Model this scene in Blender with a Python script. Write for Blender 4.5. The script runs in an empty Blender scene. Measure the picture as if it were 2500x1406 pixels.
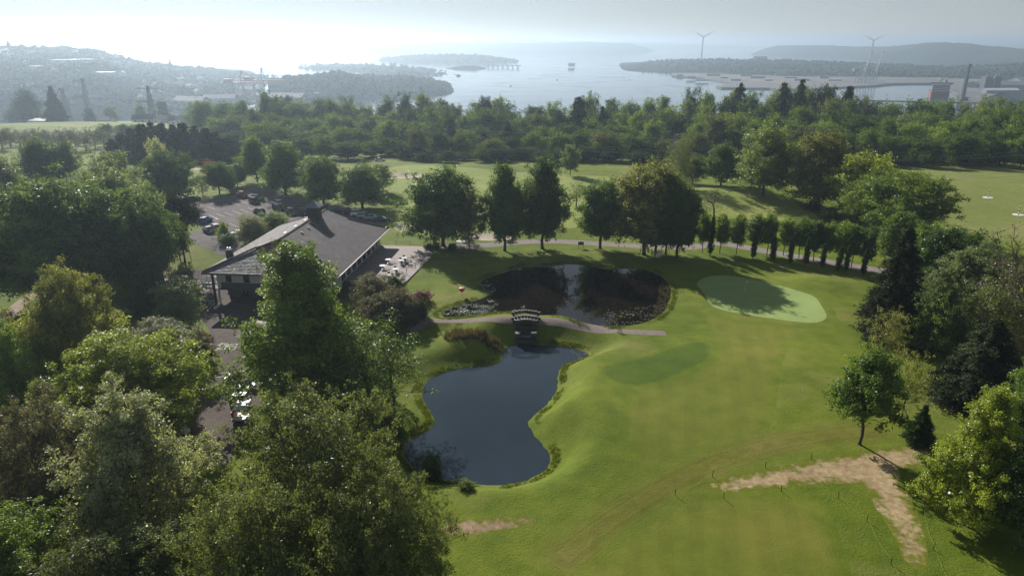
import bpy, bmesh, math, random
import numpy as np
from mathutils import Vector, Matrix, geometry
R = math.radians
sc = bpy.context.scene
COL = sc.collection

# ------------------------------------------------------------------ camera, sky, sun, exposure
F_PX, PITCH, CAM_H = 1689.0, R(19.5), 42.0
cam = bpy.data.objects.new('camera', bpy.data.cameras.new('camera'))
COL.objects.link(cam)
cam.location = (0, 0, CAM_H)
cam.rotation_euler = (R(90) - PITCH, 0, 0)
cam.data.sensor_width = 36
cam.data.lens = 36 * F_PX / 2500
cam.data.clip_start, cam.data.clip_end = 1, 60000
sc.camera = cam

SUN_AZ, SUN_EL = R(27), R(29)            # azimuth is measured to the left of the view
SUN = Vector((-math.sin(SUN_AZ) * math.cos(SUN_EL), math.cos(SUN_AZ) * math.cos(SUN_EL), math.sin(SUN_EL)))
world = bpy.data.worlds.new('World'); sc.world = world; world.use_nodes = True
wn = world.node_tree; wn.nodes.clear()
sky = wn.nodes.new('ShaderNodeTexSky'); sky.sky_type = 'NISHITA'; sky.sun_disc = False
sky.sun_elevation = SUN_EL; sky.sun_rotation = -SUN_AZ
sky.altitude = 100; sky.air_density = 0.8; sky.dust_density = 0.0; sky.ozone_density = 3.0
bg = wn.nodes.new('ShaderNodeBackground'); bg.inputs['Strength'].default_value = 0.096
wo = wn.nodes.new('ShaderNodeOutputWorld')
hsv = wn.nodes.new('ShaderNodeHueSaturation'); hsv.inputs['Saturation'].default_value = .55; hsv.inputs['Value'].default_value = .82
gam = wn.nodes.new('ShaderNodeGamma'); gam.inputs['Gamma'].default_value = .75
wn.links.new(sky.outputs[0], gam.inputs['Color']); wn.links.new(gam.outputs[0], hsv.inputs['Color']); wn.links.new(hsv.outputs[0], bg.inputs['Color']); wn.links.new(bg.outputs[0], wo.inputs['Surface'])
sun = bpy.data.objects.new('sun', bpy.data.lights.new('sun', 'SUN')); COL.objects.link(sun)
sun.data.energy = 5.0; sun.data.angle = R(0.55); sun.data.color = (1.0, 0.95, 0.88)
sun.rotation_euler = SUN.to_track_quat('Z', 'Y').to_euler()
sun.location = (0, 0, 300)
vs = sc.view_settings
vs.view_transform = 'Standard'; vs.look = 'None'; vs.exposure = 0.52; vs.gamma = 1; vs.use_curve_mapping = False
sc.render.engine = 'CYCLES'
cy = sc.cycles
cy.max_bounces = 5; cy.diffuse_bounces = 2; cy.glossy_bounces = 2; cy.transmission_bounces = 3
cy.volume_bounces = 0; cy.transparent_max_bounces = 8
cy.caustics_reflective = False; cy.caustics_refractive = False
cy.use_denoising = True; cy.sample_clamp_indirect = 4; cy.sample_clamp_direct = 12

# ------------------------------------------------------------------ helpers
def ray(px, py):
    u, v = (px - 1250) / F_PX, -(py - 703) / F_PX
    return Vector((u, math.cos(PITCH) + v * math.sin(PITCH), -math.sin(PITCH) + v * math.cos(PITCH)))
def at(px, py, z=0.0):                   # point of the photograph -> point of the place at height z
    d = ray(px, py); t = (z - CAM_H) / d.z
    return Vector((d.x * t, d.y * t, z))
def at_y(px, py, y):                     # ... or at a given distance
    d = ray(px, py); t = y / d.y
    return Vector((d.x * t, y, CAM_H + d.z * t))

MATS = {}
def nmat(name):
    m = bpy.data.materials.new(name); m.use_nodes = True; m.node_tree.nodes.clear(); MATS[name] = m
    return m, m.node_tree
class NT:
    def __init__(s, name):
        s.m, s.t = nmat(name); s.out = s.n('ShaderNodeOutputMaterial')
    def n(s, typ, **kw):
        nd = s.t.nodes.new(typ)
        for k, v in kw.items():
            if k.startswith('i_'):
                nd.inputs[k[2:].replace('_', ' ')].default_value = v
            else: setattr(nd, k, v)
        return nd
    def l(s, a, b): s.t.links.new(a, b); return s
    def noise(s, scale, vec=None, detail=3, rough=0.55):
        nd = s.n('ShaderNodeTexNoise', i_Scale=scale, i_Detail=detail, i_Roughness=rough)
        if vec is not None: s.l(vec, nd.inputs['Vector'])
        return nd
    def ramp(s, fac, stops):
        nd = s.n('ShaderNodeValToRGB'); e = nd.color_ramp.elements
        while len(e) > 1: e.remove(e[-1])
        e[0].position = stops[0][0]; e[0].color = c4(stops[0][1])
        for p, c in stops[1:]:
            q = e.new(p); q.color = c4(c)
        s.l(fac, nd.inputs['Fac']); return nd
    def mix(s, fac, a, b, mode='MIX'):
        nd = s.n('ShaderNodeMix', data_type='RGBA', blend_type=mode)
        for sock, v in ((0, fac), (6, a), (7, b)):
            if hasattr(v, 'links'): s.l(v, nd.inputs[sock])
            else: nd.inputs[sock].default_value = v if sock == 0 else c4(v)
        return nd.outputs[2]
    def math(s, op, a, b=0.0, clamp=False):
        nd = s.n('ShaderNodeMath', operation=op, use_clamp=clamp)
        for i, v in ((0, a), (1, b)):
            if hasattr(v, 'links'): s.l(v, nd.inputs[i])
            else: nd.inputs[i].default_value = v
        return nd.outputs[0]
    def bump(s, h, strength, dist):
        nd = s.n('ShaderNodeBump', i_Strength=strength, i_Distance=dist); s.l(h, nd.inputs['Height']); return nd.outputs[0]
def c4(c):
    return (c, c, c, 1) if isinstance(c, (int, float)) else (tuple(c) + (1,) if len(c) == 3 else tuple(c))
def plain(name, col, rough=0.6, metal=0.0, var=0.12, scale=3.0, spec=0.5, bump=0.0):
    if name in MATS: return MATS[name]
    q = NT(name); tc = q.n('ShaderNodeTexCoord')
    nz = q.noise(scale, tc.outputs['Object'])
    lo = tuple(c * (1 - var) for c in col); hi = tuple(min(1, c * (1 + var)) for c in col)
    rp = q.ramp(nz.outputs['Fac'], [(0.3, lo), (0.7, hi)])
    b = q.n('ShaderNodeBsdfPrincipled', i_Roughness=rough, i_Metallic=metal); b.inputs['Specular IOR Level'].default_value = spec
    q.l(rp.outputs[0], b.inputs['Base Color'])
    if bump: q.l(q.bump(nz.outputs['Fac'], 0.6, bump), b.inputs['Normal'])
    q.l(b.outputs[0], q.out.inputs[0]); return q.m
def paint(name, rough=0.25, metal=0.0):          # colour comes from the object itself
    if name in MATS: return MATS[name]
    q = NT(name); oi = q.n('ShaderNodeObjectInfo'); tc = q.n('ShaderNodeTexCoord')
    nz = q.noise(2.0, tc.outputs['Object'])
    col = q.mix(0.12, oi.outputs['Color'], nz.outputs['Color'], 'MULTIPLY')
    b = q.n('ShaderNodeBsdfPrincipled', i_Roughness=rough, i_Metallic=metal)
    q.l(col, b.inputs['Base Color']); q.l(b.outputs[0], q.out.inputs[0]); return q.m

def tag(o, label=None, cat=None, group=None, kind=None):
    for k, v in (('label', label), ('category', cat), ('group', group), ('kind', kind)):
        if v: o[k] = v
    return o
def np_mesh(name, V, Fc, mat=None, smooth=False, tint=None):
    """V: (n,3); Fc: (m,k) equal-sized faces or a list of lists"""
    me = bpy.data.meshes.new(name)
    V = np.asarray(V, dtype=np.float32)
    if isinstance(Fc, np.ndarray):
        m, k = Fc.shape
        me.vertices.add(len(V)); me.vertices.foreach_set('co', V.ravel())
        me.loops.add(m * k); me.loops.foreach_set('vertex_index', Fc.astype(np.int32).ravel())
        me.polygons.add(m); me.polygons.foreach_set('loop_start', np.arange(0, m * k, k, dtype=np.int32))
        me.update(calc_edges=True)
    else:
        me.from_pydata([tuple(v) for v in V], [], Fc); me.update()
    if smooth: me.polygons.foreach_set('use_smooth', np.ones(len(me.polygons), dtype=bool))
    if tint is not None:
        a = me.attributes.new('tint', 'FLOAT', 'FACE'); a.data.foreach_set('value', tint.astype(np.float32))
    if mat: me.materials.append(mat)
    return me
def link(name, me, parent=None, loc=None):
    o = bpy.data.objects.new(name, me); COL.objects.link(o)
    if parent: o.parent = parent
    if loc is not None: o.location = loc
    return o
def thing(name, label, cat, loc=(0, 0, 0), rz=0.0, group=None, scale=None):
    o = link(name, None, loc=loc); o.rotation_euler.z = rz; o.empty_display_size = 0.3
    if scale is not None: o.scale = scale
    return tag(o, label, cat, group)
def structure(name, me, label=None):
    return tag(link(name, me), label, None, None, 'structure')
def copy_tree(o, parent=None):
    c = o.copy(); COL.objects.link(c); c.parent = parent
    for ch in o.children: copy_tree(ch, c)
    return c

class MB:                                    # collects simple solids into one mesh
    def __init__(s): s.v = []; s.f = []
    def add(s, V, Fs):
        b = len(s.v); s.v += [tuple(v) for v in V]; s.f += [[i + b for i in f] for f in Fs]; return s
    def box(s, c, d, rz=0.0, taper=1.0):
        x, y, z = d[0] / 2, d[1] / 2, d[2] / 2; V = []
        for sz, k in ((-z, 1), (z, taper)):
            for a, b in ((-x, -y), (x, -y), (x, y), (-x, y)):
                a, b = a * k, b * k
                V.append((c[0] + a * math.cos(rz) - b * math.sin(rz), c[1] + a * math.sin(rz) + b * math.cos(rz), c[2] + sz))
        return s.add(V, [[3, 2, 1, 0], [4, 5, 6, 7], [0, 1, 5, 4], [1, 2, 6, 5], [2, 3, 7, 6], [3, 0, 4, 7]])
    def tube(s, p, q, r0, r1=None, n=6, cap=True):
        r1 = r0 if r1 is None else r1; p, q = Vector(p), Vector(q); d = (q - p)
        if d.length < 1e-6: return s
        a = d.normalized().orthogonal().normalized(); b = d.normalized().cross(a); V = []
        for c, r in ((p, r0), (q, r1)):
            for i in range(n):
                t = 2 * math.pi * i / n; V.append(c + a * (r * math.cos(t)) + b * (r * math.sin(t)))
        Fs = [[i, (i + 1) % n, n + (i + 1) % n, n + i] for i in range(n)]
        if cap: Fs += [list(range(n))[::-1], list(range(n, 2 * n))]
        return s.add(V, Fs)
    def path(s, pts, r, n=5):
        for a, b in zip(pts[:-1], pts[1:]): s.tube(a, b, r, n=n)
        return s
    def lathe(s, prof, c=(0, 0, 0), n=16):
        V = []; Fs = []
        for r, z in prof:
            for i in range(n):
                t = 2 * math.pi * i / n; V.append((c[0] + r * math.cos(t), c[1] + r * math.sin(t), c[2] + z))
        for j in range(len(prof) - 1):
            for i in range(n):
                Fs.append([j * n + i, j * n + (i + 1) % n, (j + 1) * n + (i + 1) % n, (j + 1) * n + i])
        Fs += [list(range(n))[::-1], list(range((len(prof) - 1) * n, len(prof) * n))]
        return s.add(V, Fs)
    def prism(s, poly, z0, z1):               # upright prism over a plan outline
        n = len(poly); V = [(p[0], p[1], z0) for p in poly] + [(p[0], p[1], z1) for p in poly]
        return s.add(V, [list(range(n))[::-1], list(range(n, 2 * n))] + [[i, (i + 1) % n, n + (i + 1) % n, n + i] for i in range(n)])
    def slab(s, poly, thick):                # flat polygon in space thickened downwards
        n = len(poly); V = [tuple(p) for p in poly] + [(p[0], p[1], p[2] - thick) for p in poly]
        return s.add(V, [list(range(n)), list(range(n, 2 * n))[::-1]] + [[i, n + i, n + (i + 1) % n, (i + 1) % n] for i in range(n)])
    def me(s, name, mat, smooth=False):
        m = np_mesh(name, s.v, s.f, mat, smooth)
        bm = bmesh.new(); bm.from_mesh(m); bmesh.ops.recalc_face_normals(bm, faces=bm.faces); bm.to_mesh(m); bm.free()
        return m
    def obj(s, name, mat, parent=None, smooth=False, loc=None): return link(name, s.me(name, mat, smooth), parent, loc)
ORD = ['first', 'second', 'third', 'fourth', 'fifth', 'sixth', 'seventh', 'eighth', 'ninth', 'tenth', 'eleventh', 'twelfth', 'thirteenth',
       'fourteenth', 'fifteenth', 'sixteenth', 'seventeenth', 'eighteenth', 'nineteenth', 'twentieth']
def ordinal(i):
    if i < 20: return ORD[i]
    tens = ['twenty', 'thirty', 'forty', 'fifty', 'sixty', 'seventy', 'eighty', 'ninety'][(i + 1) // 10 - 2]
    u = (i + 1) % 10
    return tens[:-1] + 'ieth' if u == 0 else tens + '-' + ORD[u - 1]

# numpy value noise in the plane
_rs = np.random.RandomState(7); _grid = _rs.rand(256, 256)
def vnoise(x, y, s):
    x, y = np.asarray(x) / s, np.asarray(y) / s
    i, j = np.floor(x).astype(int), np.floor(y).astype(int); u, v = x - i, y - j
    u, v = u * u * (3 - 2 * u), v * v * (3 - 2 * v); g = lambda a, b: _grid[a % 256, b % 256]
    return (g(i, j) * (1 - u) + g(i + 1, j) * u) * (1 - v) + (g(i, j + 1) * (1 - u) + g(i + 1, j + 1) * u) * v
def sstep(a, b, x):
    t = np.clip((np.asarray(x, float) - a) / (b - a), 0, 1); return t * t * (3 - 2 * t)
def chaikin(P, n=2, closed=True):
    P = [np.array(p[:2], float) for p in P]
    for _ in range(n):
        Q = []; m = len(P)
        for i in range(m if closed else m - 1):
            a, b = P[i], P[(i + 1) % m]; Q += [a * .75 + b * .25, a * .25 + b * .75]
        P = Q if closed else [P[0]] + Q + [P[-1]]
    return np.array(P)
def resample(P, step, closed=True):
    Q = np.vstack([P, P[:1]]) if closed else P
    d = np.r_[0, np.cumsum(np.hypot(*np.diff(Q, axis=0).T))]; n = max(3, int(d[-1] / step))
    t = np.linspace(0, d[-1], n + 1); t = t[:-1] if closed else t
    return np.c_[np.interp(t, d, Q[:, 0]), np.interp(t, d, Q[:, 1])]
def inside(P, x, y):
    x, y = np.asarray(x, float), np.asarray(y, float); r = np.zeros(x.shape, bool); n = len(P)
    for i in range(n):
        x0, y0 = P[i]; x1, y1 = P[(i + 1) % n]
        if y0 == y1: continue
        c = ((y0 > y) != (y1 > y)); xi = (x1 - x0) * (y - y0) / (y1 - y0) + x0; r ^= c & (x < xi)
    return r
def sdist(P, x, y):                              # signed distance to an outline, negative inside
    x, y = np.atleast_1d(np.asarray(x, float)), np.atleast_1d(np.asarray(y, float)); best = np.full(x.shape, 1e9)
    for i in range(len(P)):
        a, b = P[i], P[(i + 1) % len(P)]; d = b - a; L = d @ d + 1e-12
        t = np.clip(((x - a[0]) * d[0] + (y - a[1]) * d[1]) / L, 0, 1)
        best = np.minimum(best, (x - a[0] - t * d[0]) ** 2 + (y - a[1] - t * d[1]) ** 2)
    return np.where(inside(P, x, y), -1, 1) * np.sqrt(best)
def flat(pts, z): return chaikin([at(px, py, z) for px, py in pts], 2)
def ribbon(line, w):                             # outline of a strip along a centre line
    L = np.asarray(line); d = np.gradient(L, axis=0); d /= np.hypot(d[:, 0], d[:, 1])[:, None] + 1e-9
    w = np.broadcast_to(np.asarray(w, float), (len(L),))[:, None]; nrm = np.c_[-d[:, 1], d[:, 0]]
    return np.vstack([L + nrm * w / 2, (L - nrm * w / 2)[::-1]])
# ------------------------------------------------------------------ the lie of the land
SEA, LOW, UPP = -53.0, -2.7, -0.45
LOWER_POND = flat([(1263,839),(1302,839),(1353,843),(1394,847),(1423,855),(1450,865),(1414,880),(1385,889),(1369,900),(1366,922),(1367,938),(1359,963),(1337,992),(1310,1013),(1293,1028),(1300,1050),(1318,1072),(1338,1094),(1351,1115),(1346,1138),(1325,1158),(1300,1172),(1265,1183),(1220,1188),(1170,1185),(1110,1178),(1060,1172),(1010,1150),(980,1115),(985,1083),(1010,1064),(1042,1049),(1059,1036),(1054,1015),(1035,990),(1027,965),(1030,940),(1045,925),(1070,912),(1110,900),(1150,893),(1200,890),(1225,880),(1222,865),(1235,845)], LOW)
UPPER_POND = flat([(1068,770),(1082,758),(1108,747),(1140,738),(1176,728),(1196,716),(1178,704),(1166,690),(1190,676),(1240,662),(1280,648),(1330,652),(1388,642),(1440,648),(1484,658),(1530,652),(1598,661),(1637,692),(1643,720),(1630,758),(1598,784),(1532,799),(1468,799),(1420,790),(1388,775),(1343,770),(1317,773),(1276,765),(1228,762),(1180,768),(1132,775),(1080,778)], UPP)
MOUNDS = [(at(1990,700), 9, 5, 0.9), (at(2050,760), 7, 9, 0.8), (at(1700,660), 12, 6, 0.7), (at(1180,860), 5, 3, 0.9), (at(1500,900), 9, 8, 0.4),
          (at(1420,1010), 6, 9, 0.5), (at(1900,900), 14, 10, 0.5), (at(1700,1050), 22, 9, 0.35), (at(1820,480), 20, 12, 2.2), (at(1110,470), 26, 8, 1.0), (at(2300,640), 20, 20, 1.0)]
def base_h(x, y):
    x, y = np.asarray(x, float), np.asarray(y, float)
    k = sstep(100, 116, y)
    h = -3.0 * sstep(-2 - 23 * k, -28 - 6 * k, x) * sstep(151, 123, y)
    for c, sx, sy, a in MOUNDS: h = h + a * np.exp(-((x - c.x) / sx) ** 2 - ((y - c.y) / sy) ** 2)
    h = h + 0.35 * (vnoise(x, y, 17) - .5) * sstep(40, 80, y) * sstep(-30, -12, x)
    d = np.hypot(x * 0.6, y)
    h = h - np.interp(d, [0, 245, 300, 400, 500, 600, 900, 1080, 1300], [0, 0, 4, 13, 22, 30, 49, 58, 62])
    lf = np.exp(-((x + 330) / 170) ** 2 - ((y - 470) / 190) ** 2) * 14     # the shoulder with the field and houses
    return h + lf + (vnoise(x, y, 60) - .5) * 3 * sstep(260, 330, d)
def ground_h(x, y):
    x, y = np.atleast_1d(np.asarray(x, float)), np.atleast_1d(np.asarray(y, float))
    h = base_h(x, y); near = (np.abs(x) < 90) & (y < 175) & (y > 30)
    if near.any():
        xn, yn, hn = x[near], y[near], h[near]
        for P, wz, W, bed in ((UPPER_POND, UPP, 3.2, 1.2), (LOWER_POND, LOW, 5.0, 1.6)):
            d = sdist(P, xn, yn); up = sstep(0, W, d)
            out = (wz + .12) * (1 - up) + np.maximum(hn, wz + .3) * up
            hn = np.where(d > W, hn, np.where(d > 0, out, wz + .12 - bed * sstep(0, -2.2, d)))
        h[near] = hn
    return h
_gx, _gy = np.arange(-92, 92.1, .5), np.arange(28, 178.1, .5); _GX, _GY = np.meshgrid(_gx, _gy)
_GZ = ground_h(_GX.ravel(), _GY.ravel()).reshape(_GX.shape)
def gz(x, y):
    if -92 <= x < 91.9 and 28 <= y < 177.9:
        a, b = (x + 92) * 2, (y - 28) * 2; i, j = int(b), int(a); u, v = a - j, b - i; g = _GZ
        return float((g[i, j] * (1 - u) + g[i, j + 1] * u) * (1 - v) + (g[i + 1, j] * (1 - u) + g[i + 1, j + 1] * u) * v)
    return float(base_h(x, y))
def gp(px, py):                                  # point of the photograph on the ground
    z = 0.0
    for _ in range(14):
        p = at(px, py, z); z = 0.5 * z + 0.5 * gz(p.x, p.y)
    p = at(px, py, z); return Vector((p.x, p.y, gz(p.x, p.y)))
def outline(pts, n=2): return chaikin([gp(*p) for p in pts], n)
def line(pts, n=2): return chaikin([gp(*p) for p in pts], n, closed=False)

ZONES = []                                       # name, outline; the later one wins
def zone(name, P, step=1.2): ZONES.append((name, resample(np.asarray(P), step)))
zone('range_field', outline([(2160,425),(2250,405),(2500,402),(2700,405),(2800,560),(2600,600),(2500,600),(2420,580),(2300,545),(2240,480)]), 3)
zone('far_fairway', outline([(905,455),(940,410),(1010,402),(1120,408),(1250,420),(1400,428),(1520,432),(1640,452),(1760,450),(1850,462),(1930,490),(1990,520),(2010,545),(1900,540),(1780,535),(1660,530),(1540,540),(1380,560),(1200,570),(1090,570),(1000,575),(955,560),(975,520),(1000,490),(960,480)]), 3)
zone('fairway', outline([(1705,760),(1722,800),(1742,850),(1738,880),(1660,915),(1600,940),(1540,952),(1510,985),(1520,1060),(1548,1120),(1556,1180),(1500,1235),(1420,1310),(1370,1406),(1350,1500),(2060,1500),(2085,1406),(2060,1330),(2030,1260),(2000,1200),(1840,1198),(1740,1200),(1690,1205),(1640,1175),(1720,1120),(1850,1085),(1885,1040),(1900,960),(1905,890),(1935,835),(2010,800),(1900,795),(1800,782)]), 1.5)
zone('dry_track', ribbon(line([(1330,1400),(1400,1335),(1500,1262),(1600,1200),(1700,1148),(1800,1108),(1900,1080),(2010,1062),(2180,1046)]), 6.0), 1.2)
zone('semi_rough', outline([(1455,893),(1520,882),(1600,860),(1680,832),(1725,830),(1745,858),(1735,882),(1660,915),(1600,938),(1540,948),(1495,935),(1465,915)]), 1.2)
zone('green_collar', outline([(1680,690),(1722,662),(1800,660),(1860,672),(1930,690),(2000,708),(2028,745),(2048,775),(2030,796),(1985,802),(1920,800),(1830,786),(1760,775),(1715,752),(1698,720)]), 1)
zone('putting_green', outline([(1697,690),(1730,673),(1785,672),(1852,684),(1906,698),(1960,713),(1992,724),(2007,749),(2020,770),(2014,782),(1987,789),(1942,785),(1888,778),(1834,770),(1780,761),(1744,751),(1728,738),(1722,720),(1708,704)]), 0.8)
zone('dirt_track', outline([(1700,1192),(1760,1170),(1830,1150),(1990,1122),(2100,1103),(2200,1088),(2290,1085),(2300,1130),(2215,1142),(2190,1175),(2225,1215),(2252,1280),(2275,1390),(2215,1390),(2180,1300),(2130,1230),(2120,1185),(2050,1178),(1940,1188),(1840,1199),(1770,1202)]), 0.8)
zone('worn_track', outline([(1080,1278),(1130,1268),(1210,1262),(1300,1258),(1312,1272),(1260,1290),(1180,1302),(1110,1312),(1060,1310)]), 0.8)
zone('clubhouse_path', ribbon(line([(1000,806),(1030,790),(1080,784),(1180,780),(1252,778),(1330,780),(1400,790),(1450,800),(1500,807),(1560,811),(1626,813)]), 1.9), 0.8)
zone('pond_path', ribbon(line([(1040,600),(1110,602),(1180,600),(1240,593),(1330,588),(1420,592),(1500,597),(1600,603),(1690,606),(1740,592),(1790,598),(1860,612),(1920,622),(1980,633),(2040,643),(2120,657),(2180,665)]), 3.4), 1.2)
zone('car_park', outline([(430,520),(440,494),(480,488),(560,478),(625,455),(690,470),(760,495),(850,505),(960,535),(958,548),(890,552),(760,545),(640,560),(590,590),(585,620),(545,628),(515,610),(478,598),(455,570),(500,560),(470,540)], 1), 1.5)
zone('service_yard', outline([(340,690),(400,668),(520,655),(640,700),(640,770),(600,800),(588,850),(598,885),(592,915),(640,935),(640,985),(600,1040),(575,1085),(560,1140),(470,1150),(450,1100),(470,1030),(480,950),(535,905),(548,880),(530,860),(515,830),(505,790),(470,765),(420,745),(350,730)], 1), 1.2)
zone('left_track', ribbon(line([(-60,830),(0,790),(50,740),(90,715),(140,690)]), 2.6), 1.5)
for i, (px, py, a, b) in enumerate([(985,429,7.5,5.5),(1003,553,4.5,3.2),(1195,578,5.5,3.6),(455,413,5,4)]):
    c = gp(px, py); t = np.linspace(0, 2 * math.pi, 22)[:-1]
    zone('sand_bunker', np.c_[c.x + a * np.cos(t) * (1 + .15 * np.sin(3 * t + i)), c.y + b * np.sin(t) * (1 + .1 * np.cos(2 * t))], 1.2)

rng = np.random.RandomState(3)
def scatter(x0, x1, y0, y1, s, skip=None):
    X, Y = np.meshgrid(np.arange(x0, x1, s), np.arange(y0, y1, s)); X, Y = X.ravel(), Y.ravel()
    X = X + rng.uniform(-.35, .35, X.shape) * s; Y = Y + rng.uniform(-.35, .35, Y.shape) * s
    if skip: k = ~((X > skip[0]) & (X < skip[1]) & (Y > skip[2]) & (Y < skip[3])); X, Y = X[k], Y[k]
    return np.c_[X, Y]
N1, N2, N3 = (-62, 75, 44, 142), (-190, 260, 20, 300), (-700, 800, 20, 700)
pts = np.vstack([scatter(*N1, 1.1), scatter(*N2, 3.4, N1), scatter(*N3, 14, N2), scatter(-1900, 1900, -200, 1350, 45, N3)])
edges = []; allp = [pts]; base = len(pts)
for nm, P in ZONES + [('p', resample(LOWER_POND, .9)), ('p', resample(UPPER_POND, .9))]:
    n = len(P); allp.append(P); edges += [(base + i, base + (i + 1) % n) for i in range(n)]; base += n
allp = np.vstack(allp)
cv, ce, cf, *_ = geometry.delaunay_2d_cdt([Vector(p) for p in allp], edges, [], 0, 1e-4)
CV = np.array([(v.x, v.y) for v in cv]); CF = np.array([list(f) for f in cf], dtype=np.int32)
CZ = ground_h(CV[:, 0], CV[:, 1]); cen = CV[CF].mean(axis=1)
zid = np.full(len(CF), -1)
for i, (nm, P) in enumerate(ZONES): zid[inside(P, cen[:, 0], cen[:, 1])] = i
for i, (nm, P) in enumerate(ZONES):                # sand lies in a hollow
    if nm == 'sand_bunker':
        d = sdist(P, CV[:, 0], CV[:, 1]); CZ = CZ - 0.7 * sstep(0.2, -2.0, d)
V3 = np.c_[CV, CZ]

# ------------------------------------------------------------------ ground materials
def grass(name, dark, mid, lite, dry=(.30, .26, .10), dry_amt=0.25, fine=5.0, bump=0.10, big=.035, edge=None, stripe=None, ruts=False):
    q = NT(name); g = q.n('ShaderNodeNewGeometry').outputs['Position']
    a = q.noise(big, g, 4); b = q.noise(.35, g, 4, .6); c = q.noise(fine, g, 3, .7)
    s = q.math('ADD', q.math('MULTIPLY', a.outputs['Fac'], .40), q.math('ADD', q.math('MULTIPLY', b.outputs['Fac'], .34), q.math('MULTIPLY', c.outputs['Fac'], .26)))
    col = q.ramp(s, [(.36, dark), (.5, mid), (.64, lite)]).outputs[0]
    e = q.noise(.06, g, 5, .6); f = q.math('MULTIPLY', q.ramp(e.outputs['Fac'], [(.52, 0.), (.68, 1.)]).outputs[0], dry_amt)
    col = q.mix(f, col, dry)
    if stripe:                                    # mowing bands: the nap of the grass leans to and fro
        mp = q.n('ShaderNodeMapping'); mp.inputs['Rotation'].default_value = (0, 0, R(stripe[0])); q.l(g, mp.inputs['Vector'])
        wv = q.n('ShaderNodeTexWave', i_Scale=stripe[1], i_Distortion=1.2, i_Detail=1.0); q.l(mp.outputs[0], wv.inputs['Vector'])
        col = q.mix(stripe[2], col, q.ramp(wv.outputs['Fac'], [(.35, .62), (.65, 1.0)]).outputs[0], 'MULTIPLY')
    if ruts:                                      # wheel marks following the band
        er = q.n('ShaderNodeAttribute', attribute_name='edge'); cx = q.n('ShaderNodeCombineXYZ'); q.l(er.outputs['Fac'], cx.inputs[0]); q.l(q.math('MULTIPLY', q.noise(.05, g, 2).outputs['Fac'], .4), cx.inputs[1])
        col = q.mix(.35, col, q.ramp(q.noise(7, cx.outputs[0], 2, .5).outputs['Fac'], [(.42, .45), (.58, 1.0)]).outputs[0], 'MULTIPLY')
    if edge:                                      # ragged change-over to the neighbouring grass
        ea = q.n('ShaderNodeAttribute', attribute_name='edge'); k = q.math('ADD', ea.outputs['Fac'], q.math('MULTIPLY', q.math('SUBTRACT', q.noise(.5, g, 5, .7).outputs['Fac'], .5), 1.3))
        col = q.mix(q.ramp(k, [(.25, 1.), (.75, 0.)]).outputs[0], col, q.ramp(s, [(.36, edge[0]), (.5, edge[1]), (.64, edge[2])]).outputs[0])
    bs = q.n('ShaderNodeBsdfPrincipled', i_Roughness=.9); bs.inputs['Specular IOR Level'].default_value = .12
    bs.inputs['Sheen Weight'].default_value = .25; bs.inputs['Sheen Roughness'].default_value = .5
    q.l(col, bs.inputs['Base Color']); q.l(col, bs.inputs['Sheen Tint'])
    hgt = q.math('ADD', c.outputs['Fac'], q.math('MULTIPLY', b.outputs['Fac'], 1.4))
    q.l(q.bump(hgt, .9, bump), bs.inputs['Normal']); q.l(bs.outputs[0], q.out.inputs[0]); return q.m
def earthy(name, c0, c1, c2, grassy=None, amt=.5, scale=2.0, bump=.05, rough=.9, edge=False):
    q = NT(name); g = q.n('ShaderNodeNewGeometry').outputs['Position']
    a = q.noise(scale, g, 5, .65); b = q.noise(.25, g, 3)
    s = q.math('ADD', q.math('MULTIPLY', a.outputs['Fac'], .6), q.math('MULTIPLY', b.outputs['Fac'], .4))
    col = q.ramp(s, [(.36, c0), (.5, c1), (.64, c2)]).outputs[0]
    if grassy:
        k = q.noise(.9, g, 5, .7)
        fac = k.outputs['Fac']
        if edge:
            at_ = q.n('ShaderNodeAttribute', attribute_name='edge'); fac = q.math('ADD', q.math('MULTIPLY', fac, 1.5), q.math('MULTIPLY', at_.outputs['Fac'], -.62))
            m = q.ramp(fac, [(.42, 0.), (.68, 1.)]).outputs[0]
        else: m = q.math('MULTIPLY', q.ramp(fac, [(.5, 0.), (.62, 1.)]).outputs[0], amt)
        col = q.mix(m, col, q.ramp(a.outputs['Fac'], [(.3, tuple(.7 * v for v in grassy)), (.7, grassy)]).outputs[0])
    bs = q.n('ShaderNodeBsdfPrincipled', i_Roughness=rough); bs.inputs['Specular IOR Level'].default_value = .06
    q.l(col, bs.inputs['Base Color']); q.l(q.bump(a.outputs['Fac'], .7, bump), bs.inputs['Normal']); q.l(bs.outputs[0], q.out.inputs[0]); return q.m
RG = ((.058,.090,.006), (.102,.140,.010), (.165,.190,.018))
GR = grass('rough_grass', *RG, dry_amt=.35, bump=.11, fine=4.5)
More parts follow.
